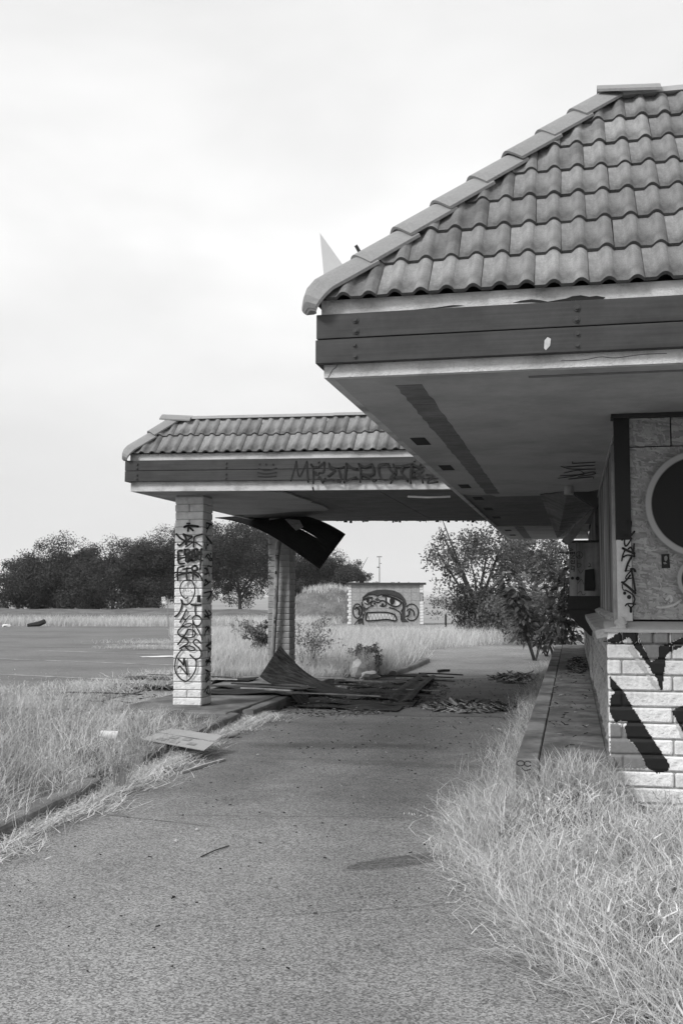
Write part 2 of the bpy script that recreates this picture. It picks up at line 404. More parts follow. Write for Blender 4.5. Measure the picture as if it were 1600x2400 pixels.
# ================================================================== ROOF TILES
TW, TE, TH = .286, .348, R(46.4)          # cover width, exposure, roof pitch
def tile_profile():
    pr = []
    for m_ in range(2):
        for s in (0, .40, .47, .53, .60, .69, .78, .87, .94): 
            z = 0 if s < .45 else .031 * math.sin(math.pi * (s - .44) / .56) ** .8
            pr.append((max(.0018, (m_ + s) * TW / 2), z))
    pr.append((TW - .0006, .006)); return pr
def tile_bm():
    bm = bmesh.new(); pr = tile_profile(); t = .021
    A = [bm.verts.new((x, 0, z + .022 + t)) for x, z in pr]
    B = [bm.verts.new((x, .40, z + t)) for x, z in pr]
    C_ = [bm.verts.new((x, .0, z + .022)) for x, z in pr]
    D = [bm.verts.new((x, .12, z + .016)) for x, z in pr]
    for i in range(len(pr) - 1):
        bm.faces.new((A[i], A[i + 1], B[i + 1], B[i])).smooth = True
        for q in ((C_[i], C_[i + 1], A[i + 1], A[i]), (D[i], D[i + 1], C_[i + 1], C_[i])): bm.faces.new(q).material_index = 1
    bm.faces.new((C_[0], A[0], B[0], D[0])); bm.faces.new((A[-1], C_[-1], D[-1], B[-1]))
    return bm
TILE_ME = bpy.data.meshes.new('roof_tile'); _b = tile_bm()
_b.to_mesh(TILE_ME); _b.free(); TILE_ME.materials.append(MATS['tile']); TILE_ME.materials.append(MATS['tile_edge'])
def slope(parent, E, a, b, n, length, rows, cuts, single=True, a0=0.0, jitter=.005, seed=1):
    r = random.Random(seed); bmj = None if single else bmesh.new()
    for row in range(rows):
        ncol = int(length / TW) + 2
        for c in range(-1, ncol):
            p = E + a * (c * TW + a0 + (TW / 2 if row % 2 else 0)) + b * (row * TE)
            M = Matrix((a, b, n)).transposed().to_4x4()
            M = Matrix.Translation(p + n * r.uniform(0, jitter) + b * r.uniform(-jitter, jitter) * 1.6) @ M @ Matrix.Rotation(r.uniform(-.012, .012) + (r.uniform(-.03, .03) if r.random() < .06 else 0), 4, 'Z')
            cor = [M @ Vector(q) for q in ((0, 0, 0), (TW, 0, 0), (0, .4, 0), (TW, .4, 0))]
            skip = cut = False
            for co, no in cuts:
                ds = [(q - co).dot(no) for q in cor]
                if max(ds) < .03: skip = True
                elif min(ds) < 0: cut = True
            if skip: continue
            if single and not cut:
                o = bpy.data.objects.new('roof_tile', TILE_ME); COL.objects.link(o); adopt(o, parent); o.matrix_basis = M
            else:
                bm = tile_bm(); bm.transform(M)
                for co, no in cuts:
                    bmesh.ops.bisect_plane(bm, geom=list(bm.verts) + list(bm.edges) + list(bm.faces), plane_co=co, plane_no=no, clear_inner=True)
                if single:
                    cp = Vector(p); bm.transform(Matrix.Translation(-cp))
                    o = from_bm('roof_tile', bm, 'tile', parent); o.location = cp; o.data.materials.append(MATS['tile_edge'])
                else:
                    me = bpy.data.meshes.new('tmp'); bm.to_mesh(me); bm.free(); bmj.from_mesh(me); bpy.data.meshes.remove(me)
    if not single:
        o = from_bm('tile_course', bmj, 'tile', parent); o.data.materials.append(MATS['tile_edge']); o['kind'] = 'stuff'
def cap_mesh(name, w=.112, L_=.42, t=.018, drop=.066, bull=False):
    """angular hip cap, butt at y=0, running up to y=L_"""
    bm = bmesh.new()
    prof = [(-w, -drop), (-w * .42, -.012), (-w * .2, .004), (0, .010), (w * .2, .004), (w * .42, -.012), (w, -drop)]
    rows = [(0, .028)] + [(L_, 0.0)]
    if bull: rows = [(-.065, -.105, .12), (-.085, -.075, .48), (-.08, -.042, .70), (-.058, -.012, .86), (-.015, .014, .96), (.05, .028, 1), (L_, 0, 1)]
    rows = [(q[0], q[1], q[2] if len(q) > 2 else 1) for q in rows]
    T = [[bm.verts.new((x * k, y, z * k * k + dz)) for x, z in prof] for y, dz, k in rows]
    U = [[bm.verts.new((x * k * .97, y, z * k * k + dz - t)) for x, z in prof] for y, dz, k in rows]
    for i in range(len(rows) - 1):
        for k in range(6):
            bm.faces.new((T[i][k], T[i][k + 1], T[i + 1][k + 1], T[i + 1][k])); bm.faces.new((U[i][k + 1], U[i][k], U[i + 1][k], U[i + 1][k + 1]))
        bm.faces.new((U[i][0], T[i][0], T[i + 1][0], U[i + 1][0])); bm.faces.new((T[i][-1], U[i][-1], U[i + 1][-1], T[i + 1][-1]))
    for k in range(6): bm.faces.new((T[0][k + 1], T[0][k], U[0][k], U[0][k + 1])); bm.faces.new((T[-1][k], T[-1][k + 1], U[-1][k + 1], U[-1][k]))
    me = bpy.data.meshes.new(name); bm.to_mesh(me); bm.free(); me.materials.append(MATS['cap']); return me
CAP_ME, BULL_ME = cap_mesh('hip_tile'), cap_mesh('hip_tile_end', bull=True)
def hip(parent, S, T, nside, exposure=.352, lift=.10, seed=2):
    """caps from S (eave corner) up to T; nside gives the up direction of the cap"""
    r = random.Random(seed); d = (T - S); L_ = d.length; d.normalize(); x = d.cross(nside).normalized(); z = x.cross(d)
    k = 0; s = .0
    while s < L_ - .12:
        M = Matrix((x, d, z)).transposed().to_4x4(); M.translation = S + d * s + z * (lift + r.uniform(-.004, .004)) + x * r.uniform(-.006, .006)
        o = bpy.data.objects.new('hip_tile', BULL_ME if k == 0 else CAP_ME); COL.objects.link(o); adopt(o, parent); o.matrix_basis = M @ Matrix.Rotation(r.uniform(-.015, .015), 4, 'Z')
        s += exposure; k += 1
ct, st = math.cos(TH), math.sin(TH)

# bolts: washer with a hexagonal head
def bolt_me():
    bm = bmesh.new()
    for (r_, y0, y1, sg) in ((.019, -.004, 0, 12), (.0105, -.014, -.004, 6)):
        bmesh.ops.create_cone(bm, cap_ends=True, segments=sg, radius1=r_, radius2=r_ * .93, depth=y1 - y0, matrix=Matrix.Translation((0, (y0 + y1) / 2, 0)) @ Matrix.Rotation(math.pi / 2, 4, 'X'))
    me = bpy.data.meshes.new('bolt'); bm.to_mesh(me); bm.free(); me.materials.append(MATS['bolt']); return me
BOLT = bolt_me()
def bolt(parent, x, y, z):
    o = bpy.data.objects.new('bolt', BOLT); COL.objects.link(o); adopt(o, parent); o.location = (x, y, z); return o

# blocks
BLOCKS = {}
def block_me(lx, ly, lz, mat_):
    k = (round(lx, 3), round(ly, 3), round(lz, 3), mat_)
    if k not in BLOCKS:
        bm = box_bm(-lx / 2, lx / 2, -ly / 2, ly / 2, -lz / 2, lz / 2, .009)
        me = bpy.data.meshes.new('brick'); bm.to_mesh(me); bm.free(); me.materials.append(MATS[mat_]); BLOCKS[k] = me
    return BLOCKS[k]
def brick(parent, cx, cy, cz, lx, ly, lz, mat_, r=None, name='brick', jit=.003):
    o = bpy.data.objects.new(name, block_me(lx, ly, lz, mat_)); COL.objects.link(o); adopt(o, parent)
    if r: cx += r.uniform(-jit, jit); cy += r.uniform(-jit, jit)
    o.location = (cx, cy, cz)
    if r: o.rotation_euler = (r.uniform(-.008, .008), r.uniform(-.005, .005), r.uniform(-.01, .01))
    return o
CH = .1016                                  # course height of the slump blocks

# ------------------------------------------------------------------ paint strokes (graffiti) on a plane
def catmull(pts, step=6):
    if len(pts) < 3: return pts
    out = []; P_ = [pts[0]] + list(pts) + [pts[-1]]
    for i in range(1, len(P_) - 2):
        p0, p1, p2, p3 = (Vector(q) for q in P_[i - 1:i + 3])
        for k in range(step):
            t = k / step
            out.append(.5 * ((2 * p1) + (p2 - p0) * t + (2 * p0 - 5 * p1 + 4 * p2 - p3) * t * t + (3 * p1 - p0 - 3 * p2 + p3) * t ** 3))
    out.append(Vector(P_[-2])); return out
class Paint:
    """collects strokes and filled shapes in plane coordinates, one mesh in the end"""
    def __init__(s, to3d, lift=(0, 0, 0)): s.V, s.F, s.to3d, s.lift, s.k = [], [], to3d, Vector(lift), 0
    def _add(s, poly2, faces):
        b = len(s.V); off = s.lift * (s.k * .02); s.k += 1
        s.V += [s.to3d(p) + off for p in poly2]; s.F += [tuple(b + i for i in f) for f in faces]
    def line(s, pts, w, smooth=True, taper=0.0):
        p = catmull([Vector(q) for q in pts]) if smooth else [Vector(q) for q in pts]
        L, Rr = [], []
        n = len(p)
        for i in range(n):
            d = p[min(i + 1, n - 1)] - p[max(i - 1, 0)]
            if d.length < 1e-9: d = Vector((1, 0))
            d.normalize(); nn = Vector((-d.y, d.x)) * (w / 2) * (1 - taper * i / max(1, n - 1))
            L.append(p[i] + nn); Rr.append(p[i] - nn)
        V = L + Rr; F = [(i, i + 1, n + i + 1, n + i) for i in range(n - 1)]
        for (c, rad) in ((p[0], w / 2), (p[-1], w / 2 * (1 - taper))):       # round ends
            b = len(V); V += [c + Vector((math.cos(a), math.sin(a))) * rad for a in [k * math.pi / 4 for k in range(8)]]; F.append(tuple(range(b, b + 8)))
        s._add(V, F)
    def fill(s, pts, smooth=False, step=5):
        p = [Vector(q) for q in pts]
        if smooth: p = catmull(p + [p[0], p[1]], step)[step // 2: -step]
        from mathutils.geometry import tessellate_polygon
        tris = tessellate_polygon([[Vector((q.x, q.y, 0)) for q in p]])
        s._add(p, tris)
    def disc(s, c, r, n=20): s.fill([(c[0] + r * math.cos(2 * math.pi * k / n), c[1] + r * math.sin(2 * math.pi * k / n)) for k in range(n)])
    def build(s, name, mat_, parent): return mesh(name, s.V, s.F, mat_, parent)
def zoomY(val, x0, y0, sc):
    """picture coordinates of an enlarged crop -> point on the plane Y=val"""
    return lambda p: at('Y', val, x0 + p[0] * sc, y0 + p[1] * sc)

# ================================================================== MAIN BUILDING
SOF = 2.80
CX, CY = -1.342, 5.806                       # outer corner of the eave
BX1, BY1 = 5.2, 23.55                        # how far the building is built to the right and to the back
bld = tag(empty('restaurant_building', (.3, 7.4, 0)), 'abandoned low restaurant with tiled mansard roof and boarded windows, filling the right side', 'building')
box('interior_core', .36, BX1, 7.52, 22.2, 0, 2.79, 'core', bld)
ell0 = lambda cx, cy, rx, ry, a0=0, a1=360, n=18: [(cx + rx * math.cos(R(a0 + (a1 - a0) * k / n)), cy + ry * math.sin(R(a0 + (a1 - a0) * k / n))) for k in range(n + 1)]
# ---- low block wall
wall = box('low_wall', .252, .40, 7.268, 22.3, .05, 1.268, 'mortar', bld)
wallf = box('low_wall', .404, BX1, 7.268, 7.40, .05, 1.268, 'mortar', bld)
rb = random.Random(11)
PILLOW = {}
for long_ in (True, False):                   # rough slump blocks: faces bulge and sag
    for k in range(4):
        ly = .396 if long_ else .19; bm = box_bm(-.05, .05, -ly / 2 + .003, ly / 2 - .003, -.0445, .0445); r_ = random.Random(k + 10 * long_)
        bmesh.ops.subdivide_edges(bm, edges=list(bm.edges), cuts=3, use_grid_fill=True)
        for v in bm.verts:
            if v.co.x < -.049:
                e1 = 1 - abs(v.co.y) / (ly / 2); e2 = 1 - abs(v.co.z) / .0445
                v.co.x -= (.020 * min(1, e1 * 3) * min(1, e2 * 1.8)) * r_.uniform(.5, 1.35); v.co.z *= 1 + r_.uniform(-.04, .04)
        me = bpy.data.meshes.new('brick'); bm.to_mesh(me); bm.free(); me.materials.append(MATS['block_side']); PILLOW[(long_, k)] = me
TOPZ = 1.272
for c in range(11):
    zc = TOPZ - (c + .5) * CH
    x = .216
    lx = .396 if c % 2 == 0 else .083
    while x < 2.7:
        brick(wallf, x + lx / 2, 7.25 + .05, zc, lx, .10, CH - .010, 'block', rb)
        x += lx + .010; lx = .396
    y = 7.25 + (.103 if c % 2 == 0 else .0) + (.0 if c % 2 == 0 else .103)
    ly = .396 if c % 2 else .19
    far = bmesh.new()
    while y < 22.2:
        if y < 13.2:
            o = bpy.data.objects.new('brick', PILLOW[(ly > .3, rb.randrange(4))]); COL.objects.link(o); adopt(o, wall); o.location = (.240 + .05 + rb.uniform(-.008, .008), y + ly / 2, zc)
            o.rotation_euler = (rb.uniform(-.02, .02), rb.uniform(-.06, .06), rb.uniform(-.03, .03))
        y += ly + .010; ly = .396
fb = bmesh.new()
for c in range(11):
    y = 13.45 + (.2 if c % 2 else 0)
    while y < 22.0:
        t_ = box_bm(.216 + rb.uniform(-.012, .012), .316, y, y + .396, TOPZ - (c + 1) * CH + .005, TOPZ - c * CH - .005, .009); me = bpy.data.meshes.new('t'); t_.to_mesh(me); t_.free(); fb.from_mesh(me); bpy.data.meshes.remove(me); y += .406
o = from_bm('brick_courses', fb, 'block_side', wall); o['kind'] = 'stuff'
# ---- sills
x = .214
while x < 2.7:                                # front rowlock course
    w_ = .088
    brick(wallf, x + w_ / 2, 7.30, 1.318, w_, .125, .088, 'block', rb, 'sill_brick', .002); x += .098
mesh('sill', [(.20, 7.225, 1.364), (BX1, 7.225, 1.364), (BX1, 7.43, 1.412), (.20, 7.43, 1.412), (.20, 7.225, 1.345), (BX1, 7.225, 1.345), (BX1, 7.43, 1.345), (.20, 7.43, 1.345)],
     [(0, 1, 2, 3), (4, 7, 6, 5), (0, 4, 5, 1), (1, 5, 6, 2), (2, 6, 7, 3), (3, 7, 4, 0)], 'sill_paint', wallf)
y = 7.24
while y < 13.4:                               # side rowlock sill, sloping out
    o = brick(wall, .245, y + .044, 1.345, .20, .086, .062, 'sill', rb, 'sill_brick', .004); o.rotation_euler.y = -.20 + rb.uniform(-.03, .03)
    o = brick(wall, .305, y + .044, 1.405, .07, .080, .06, 'sill', rb, 'sill_brick', .008); o.rotation_euler = (rb.uniform(-.1, .1), -.5 + rb.uniform(-.2, .2), 0)
    y += .098
# ---- boarded side: grooved plywood sheets
def grooved(name, y0, y1, z0, z1, x, mat_, parent, pitch=.1, gw=.034, gd=.020, th=.032):
    prof = [(y0, 0)]; y = y0 + pitch / 2
    while y < y1 - .02:
        prof += [(y - gw / 2, 0), (y - gw / 2 + .002, gd), (y + gw / 2 - .002, gd), (y + gw / 2, 0)]; y += pitch * rb.choice((.5, 1, 1))
    prof.append((y1, 0)); n = len(prof)
    V = [(x + d, q, z0) for q, d in prof] + [(x + d, q, z1) for q, d in prof] + [(x + th, y0, z0), (x + th, y1, z0), (x + th, y0, z1), (x + th, y1, z1)]
    F = [(i, n + i, n + i + 1, i + 1) for i in range(n - 1)]
    b = 2 * n; F += [(0, b, b + 2, n), (n - 1, 2 * n - 1, b + 3, b + 1), (b, b + 1, b + 3, b + 2), tuple(range(n, 2 * n)) + (b + 3, b + 2), tuple(reversed(range(n))) + (b, b + 1)]
    return mesh(name, V, F, mat_, parent)
for i, (y0, y1, z1) in enumerate(((7.50, 8.55, 2.71), (8.56, 9.75, 2.775), (9.76, 10.97, 2.79), (10.98, 12.18, 2.785), (12.19, 13.4, 2.79), (15.35, 16.6, 2.79), (16.61, 17.8, 2.79), (17.81, 19.0, 2.79), (19.01, 22.1, 2.79))):
    grooved('plywood_sheet', y0, y1, 1.40, z1, .325 + .004 * (i % 2), 'ply', bld)
box('trim_strip', .312, .324, 7.52, 13.3, 2.765, 2.797, 'sill_paint', bld)
# ---- front: corner post, OSB sheets, header
post = box('corner_post', .292, .388, 7.41, 7.51, 1.412, 2.775, 'paint_white', bld, .004)
# the upper half of the post is sprayed black
box('sprayed_paint', .2895, .3905, 7.4075, 7.5125, 1.955, 2.774, 'paint', post)
box('trim_board', .268, .291, 7.44, 7.50, 1.412, 2.60, 'ply', bld)
box('header_beam', .272, BX1, 7.37, 7.51, 2.772, 2.7985, 'paint_soft', bld)
sh_ = box('osb_sheet', .392, 1.61, 7.428, 7.45, 1.425, 2.575, 'osb_sprayed', bld)
def spray(m, discs):
    """sprayed rings and filled discs with soft overspray, in the sheet's own coordinates: (x, z, radius, filled value, edge softness)"""
    t = m.node_tree; L = t.links.new; b = t.nodes['Principled BSDF']; cur = b.inputs['Base Color'].links[0].from_socket
    co = N(t, 'ShaderNodeTexCoord')
    for (cx, cz, r0, r1, value, soft, amt) in discs:
        mpn = N(t, 'ShaderNodeMapping', vector_type='TEXTURE'); mpn.inputs['Location'].default_value = (cx, 0, cz); mpn.inputs['Scale'].default_value = (1, 1e6, 1); L(co.outputs['Object'], mpn.inputs[0])
        nz_ = N(t, 'ShaderNodeTexNoise'); nz_.inputs['Scale'].default_value = 7; nz_.inputs['Detail'].default_value = 5; L(co.outputs['Object'], nz_.inputs['Vector'])
        ln_ = N(t, 'ShaderNodeVectorMath', operation='LENGTH'); L(mpn.outputs[0], ln_.inputs[0])
        ad = N(t, 'ShaderNodeMath', operation='MULTIPLY_ADD'); L(nz_.outputs['Fac'], ad.inputs[0]); ad.inputs[1].default_value = soft * .9; L(ln_.outputs['Value'], ad.inputs[2])
        def ramp(lo, hi, a, bb):
            q = N(t, 'ShaderNodeMapRange'); q.interpolation_type = 'SMOOTHSTEP'; L(ad.outputs[0], q.inputs[0])
            for i, v in zip((1, 2, 3, 4), (lo, hi, a, bb)): q.inputs[i].default_value = v
            return q.outputs[0]
        k = ramp(r1 - soft, r1 + soft, amt, 0)
        if r0 > 0:
            mm = N(t, 'ShaderNodeMath', operation='MULTIPLY'); L(k, mm.inputs[0]); L(ramp(r0 - soft, r0 + soft, 0, 1), mm.inputs[1]); k = mm.outputs[0]
        mx_ = N(t, 'ShaderNodeMix', data_type='RGBA'); L(k, mx_.inputs[0]); L(cur, mx_.inputs[6]); mx_.inputs[7].default_value = (value, value, value, 1); cur = mx_.outputs[2]
    L(cur, b.inputs['Base Color'])
c0 = at('Y', 7.428, 1642, 1180); r0_ = (at('Y', 7.428, 1642 + 127, 1180) - c0).length; c1_ = at('Y', 7.428, 1640, 1357); r1_ = (at('Y', 7.428, 1690, 1357) - c1_).length
lx_, lz_ = sh_.location.x, sh_.location.z
spray(MATS['osb_sprayed'], ((c0.x - lx_, c0.z - lz_, 0, r0_ + .075, .05, .07, .75), (c1_.x - lx_, c1_.z - lz_, 0, r1_ + .05, .05, .05, .7), (c0.x - lx_, c0.z - lz_, 0, r0_, .010, .006, 1), (c1_.x - lx_, c1_.z - lz_, 0, r1_, .012, .006, 1),
    (c0.x - lx_, c0.z - lz_, r0_ - .018, r0_ + .020, .42, .007, .9), (c1_.x - lx_, c1_.z - lz_, r1_ - .012, r1_ + .014, .38, .006, .9)))
box('osb_sheet', 1.618, 2.84, 7.43, 7.452, 1.425, 2.575, 'osb', bld)
box('osb_sheet', .392, .655, 7.428, 7.45, 2.583, 2.772, 'osb', bld)
box('osb_sheet', .664, 1.88, 7.430, 7.452, 2.583, 2.772, 'osb', bld)
box('wall_panel', 2.85, BX1, 7.44, 7.52, 1.42, 2.77, 'stucco', bld)
YO = 7.424
p2 = Paint(zoomY(YO - .002, 0, 0, 1), (0, -.05, 0))
ring = lambda cx, cy, r, a0, a1, n: [(cx + r * math.cos(R(a0 + (a1 - a0) * k / n)), cy + r * math.sin(R(a0 + (a1 - a0) * k / n))) for k in range(n + 1)]
p2.line([(1534, 1421), (1548, 1424), (1575, 1419), (1594, 1407)], 5); p2.line([(1558, 1409), (1568, 1397), (1573, 1406), (1566, 1413)], 6)
p2.line([(1545, 1366), (1548, 1375), (1544, 1383)], 2)
p2.build('graffiti', 'paint_light', bld)
# sticker on the OSB: a small dark print with a pale figure shape
zs = Paint(zoomY(YO - .003, 1380, 1160, .1403)); zs.fill([(1200, 990), (1330, 985), (1350, 1222), (1208, 1225)]); zs.build('sticker', 'paint', bld)
zs = Paint(zoomY(YO - .005, 1380, 1160, .1403)); zs.fill([(1250, 1040), (1262, 1020), (1290, 1015), (1305, 1045), (1300, 1085), (1275, 1110), (1252, 1085)]); zs.fill([(1230, 1130), (1265, 1120), (1300, 1150), (1250, 1160)]); zs.build('sticker', 'paint_mid', bld)
# post tag
zp = Paint(zoomY(7.404, 1380, 1160, .1403), (0, -.05, 0))
zp.line([(640, 420), (600, 600), (545, 750)], 45, taper=.3); zp.line([(620, 480), (690, 440), (650, 600), (590, 690)], 42); zp.line([(700, 460), (668, 690), (752, 610)], 34)
zp.line([(620, 660), (585, 760), (600, 850), (640, 830), (705, 725)], 28); zp.line([(560, 890), (660, 940), (752, 975)], 40); zp.line([(650, 900), (690, 875), (720, 930), (752, 1010)], 28)
zp.line([(745, 820), (735, 980)], 30); zp.line([(590, 930), (560, 1000), (540, 1100)], 26); zp.line([(560, 1040), (640, 1005), (755, 1030)], 28)
zp.line([(700, 1040), (640, 1150), (605, 1270)], 36); zp.line([(640, 1180), (680, 1195)], 12); zp.line([(590, 1270), (680, 1265)], 14)
zp.line([(690, 1240), (735, 1240), (762, 1275)], 40); zp.line([(700, 1260), (730, 1400), (765, 1600)], 36); zp.line([(690, 1270), (620, 1350), (610, 1400), (700, 1390)], 22)
zp.line([(680, 1340), (600, 1440), (540, 1465)], 30); zp.line([(545, 1460), (640, 1530), (765, 1640)], 42); zp.line([(545, 1500), (560, 1580), (620, 1600)], 20); zp.line([(600, 1590), (700, 1650), (755, 1730), (740, 1800)], 26)
zp.disc((586, 1640), 28); zp.disc((660, 1705), 36)
zp.line([(600, 1850), (640, 1815), (765, 1825)], 26); zp.line([(640, 1830), (690, 1880), (740, 1835)], 24); zp.line([(690, 1880), (690, 1950)], 44)
zp.build('graffiti', 'paint', post)
from mathutils.bvhtree import BVHTree
_wb = bmesh.new()
for o in wallf.children:
    if o.name.startswith(('brick', 'sill_brick')):
        t_ = bmesh.new(); t_.from_mesh(o.data); t_.transform(wm(o)); me = bpy.data.meshes.new('t'); t_.to_mesh(me); t_.free(); _wb.from_mesh(me); bpy.data.meshes.remove(me)
WALL_BVH = BVHTree.FromBMesh(_wb); _wb.free()
class Drape:
    """a painted shape laid over the rough blocks: a fine grid clipped to the outline and pressed onto the wall, thin or missing in the joints"""
    def __init__(s, to3d): s.to3d = to3d; s.order = Drape.n; Drape.n += 1
    n = 0
    def fill(s, pts):
        P3 = [s.to3d(p) for p in pts]; s.poly = [(p.x, p.z) for p in P3]
    def build(s, name, mat_, parent):
        po = s.poly; g = .0065; r = random.Random(7); x0, x1 = min(p[0] for p in po), min(max(p[0] for p in po), 1.2); z0, z1 = min(p[1] for p in po), max(p[1] for p in po)
        def inside(x, z):
            c = False; j = len(po) - 1
            for i in range(len(po)):
                if (po[i][1] > z) != (po[j][1] > z) and x < (po[j][0] - po[i][0]) * (z - po[i][1]) / (po[j][1] - po[i][1]) + po[i][0]: c = not c
                j = i
            return c
        nx, nz = int((x1 - x0) / g) + 2, int((z1 - z0) / g) + 2; idx = {}; V = []; F = []
        def vid(i, k):
            if (i, k) not in idx:
                x, z = x0 + i * g, z0 + k * g; h = WALL_BVH.ray_cast(Vector((x, 7.0, z)), Vector((0, 1, 0)), .5)
                y = h[0].y if h[0] is not None else 7.262
                idx[(i, k)] = len(V); V.append((x, min(y, 7.264) - .0022 - .0006 * s.order, z))
            return idx[(i, k)]
        for i in range(nx):
            for k in range(nz):
                x, z = x0 + (i + .5) * g, z0 + (k + .5) * g
                if inside(x + r.uniform(-.003, .003), z + r.uniform(-.003, .003)): F.append((vid(i, k), vid(i + 1, k), vid(i + 1, k + 1), vid(i, k + 1)))
        return mesh(name, V, F, mat_, parent, True)
# big dark lettering on the low wall
zw = Drape(zoomY(7.236, 1300, 1400, .21262)); zw.fill([(510, 490), (560, 480), (690, 400), (770, 362), (860, 360), (890, 385), (905, 430), (990, 590), (1060, 715), (1140, 665), (1140, 545), (1260, 510), (1330, 475), (1420, 430), (1420, 530), (1290, 590), (1220, 640), (1205, 800), (1180, 1025), (1160, 1028), (1120, 900), (1020, 740), (880, 560), (850, 510), (815, 440), (770, 465), (690, 505)]); zw.build('graffiti', 'paint', wallf)
zw = Drape(zoomY(7.236, 1300, 1400, .21262)); zw.fill([(600, 875), (660, 930), (760, 1050), (850, 1210), (950, 1370), (1060, 1540), (1180, 1720), (1265, 1860), (1240, 1920), (1130, 1945), (1010, 1880), (960, 1760), (870, 1620), (790, 1550), (765, 1450), (800, 1370), (720, 1360), (680, 1390), (630, 1330), (600, 1240), (605, 1110), (650, 1050), (610, 1000)]); zw.build('graffiti', 'paint', wallf)
zw = Drape(zoomY(7.236, 1300, 1400, .21262)); zw.fill([(1290, 1265), (1350, 1220), (1420, 1195), (1420, 1500), (1400, 1480)]); zw.build('graffiti', 'paint', wallf)
zw = Drape(zoomY(7.233, 1300, 1400, .21262)); zw.fill([(780, 450), (812, 436), (846, 500), (800, 508)]); zw.build('graffiti', 'paint_light', wallf)
zw = Drape(zoomY(7.233, 1300, 1400, .21262)); zw.fill([(790, 555), (850, 525), (940, 690), (1060, 880), (1158, 1010), (1150, 1030), (1090, 1000), (1000, 850), (880, 690)]); zw.build('graffiti', 'paint_light', wallf)
zw = Drape(zoomY(7.233, 1300, 1400, .21262)); zw.fill([(1295, 1310), (1320, 1330), (1420, 1510), (1420, 1555), (1385, 1540)]); zw.build('graffiti', 'paint_light', wallf)
zw = Drape(zoomY(7.2345, 1300, 1400, .21262)); zw.fill([(905, 400), (1420, 375), (1420, 425), (1260, 505), (1140, 540), (1140, 660), (1060, 710), (990, 585)]); zw.build('graffiti', 'paint_mid', wallf)
zw = Drape(zoomY(7.2345, 1300, 1400, .21262)); zw.fill([(610, 1390), (690, 1395), (770, 1455), (790, 1555), (870, 1625), (960, 1765), (1010, 1885), (605, 1880)]); zw.build('graffiti', 'paint_mid', wallf)


# ---- fascia, soffit
box('fascia_backing', CX + .01, BX1, CY + .01, CY + .055, 2.902, 3.151, 'core', bld)
roof = box('roof', CX + .06, BX1, CY + .06, BY1, 2.96, 3.20, 'core', bld)
box('stucco_band', CX, BX1, CY, CY + .05, SOF, 2.90, 'stucco', roof)
box('stucco_band', CX, CX + .05, CY + .052, BY1, SOF, 2.90, 'stucco', roof)
box('stucco_band', CX - .012, BX1, CY - .014, CY + .06, 3.1515, 3.238, 'stucco', roof)
box('stucco_band', CX - .012, CX + .06, CY + .062, BY1, 3.1515, 3.238, 'stucco', roof)
for (z0, z1, dx) in ((2.872, 3.006, .004), (3.012, 3.150, 0.0)):
    box('fascia_board', CX - .034 - dx, BX1, CY - .045 - dx, CY - .002, z0, z1, 'board', roof, .003)
    box('fascia_board', CX - .034 - dx, CX - .002, CY - .001, BY1, z0, z1, 'board', roof, .003)
for bx in (-1.155, .046, 1.25):
    for bz in (2.905, 2.968, 3.046, 3.108): bolt(roof, bx + rb.uniform(-.004, .004), CY - .0465, bz)
# bird dropping on the lower board
zb = Paint(zoomY(CY - .052, 700, 520, 1)); zb.fill([(575, 278), (582, 270), (590, 274), (588, 290), (578, 301), (574, 296)]); zb.build('splash', 'paint_light', roof)
zr = Paint(zoomY(CY - .0165, 700, 150, .574)); zr.fill([(870, 975), (905, 966), (950, 960), (985, 964), (1015, 970), (1090, 957), (1115, 948), (1150, 944), (1185, 950), (1215, 946), (1250, 953), (1240, 962), (1130, 966), (1000, 976), (950, 972)]); zr.build('rot_gap', 'core', roof)
zr = Paint(zoomY(CY - .0165, 700, 150, .574)); zr.fill([(470, 1003), (560, 994), (630, 984), (680, 986), (620, 992), (540, 1000)]); zr.build('rot_gap', 'core', roof)
zr = Paint(zoomY(CY - .002, 700, 150, .574)); zr.line([(162, 1222), (150, 1240), (138, 1250), (118, 1284)], 2.4); zr.build('crack', 'paint_grey', roof)
zr = Paint(zoomY(CY - .002, 700, 150, .574)); zr.line([(1070, 1212), (1160, 1208), (1230, 1196), (1290, 1200), (1400, 1186), (1500, 1182)], 2.2); zr.build('crack', 'paint_grey', roof)
# soffit: finished sheets, the part under the canopy is bare sheathing
def ragged(poly, seed, amp, seg=.12):
    r = random.Random(seed); out = []
    for a, b in zip(poly, poly[1:] + poly[:1]):
        a, b = Vector(a), Vector(b); n = max(1, int((b - a).length / seg))
        for i in range(n): out.append(a + (b - a) * i / n + (Vector((r.uniform(-amp, amp), r.uniform(-amp, amp))) if i else Vector((0, 0))))
    return out
def slab_poly(name, poly, z0, z1, mat_, parent):
    bm = bmesh.new(); n = len(poly)
    lo = [bm.verts.new((p[0], p[1], z0)) for p in poly]; hi = [bm.verts.new((p[0], p[1], z1)) for p in poly]
    bm.faces.new(lo); bm.faces.new(list(reversed(hi)))
    for i in range(n): bm.faces.new((lo[i], lo[(i + 1) % n], hi[(i + 1) % n], hi[i]))
    bmesh.ops.recalc_face_normals(bm, faces=list(bm.faces)); bmesh.ops.triangulate(bm, faces=list(bm.faces))
    return from_bm(name, bm, mat_, parent)
x0 = CX + .002
sof1 = slab_poly('soffit', [(x0, CY + .002), (BX1, CY + .002), (BX1, 7.40), (.33, 7.40), (.33, 12.6), (.20, 12.9), (-.3, 12.95), (-.36, 13.25), (-.9, 13.3), (-.95, 13.0), (-1.1, 13.05), (x0, 12.9)], SOF + .001, SOF + .02, 'soffit', roof)
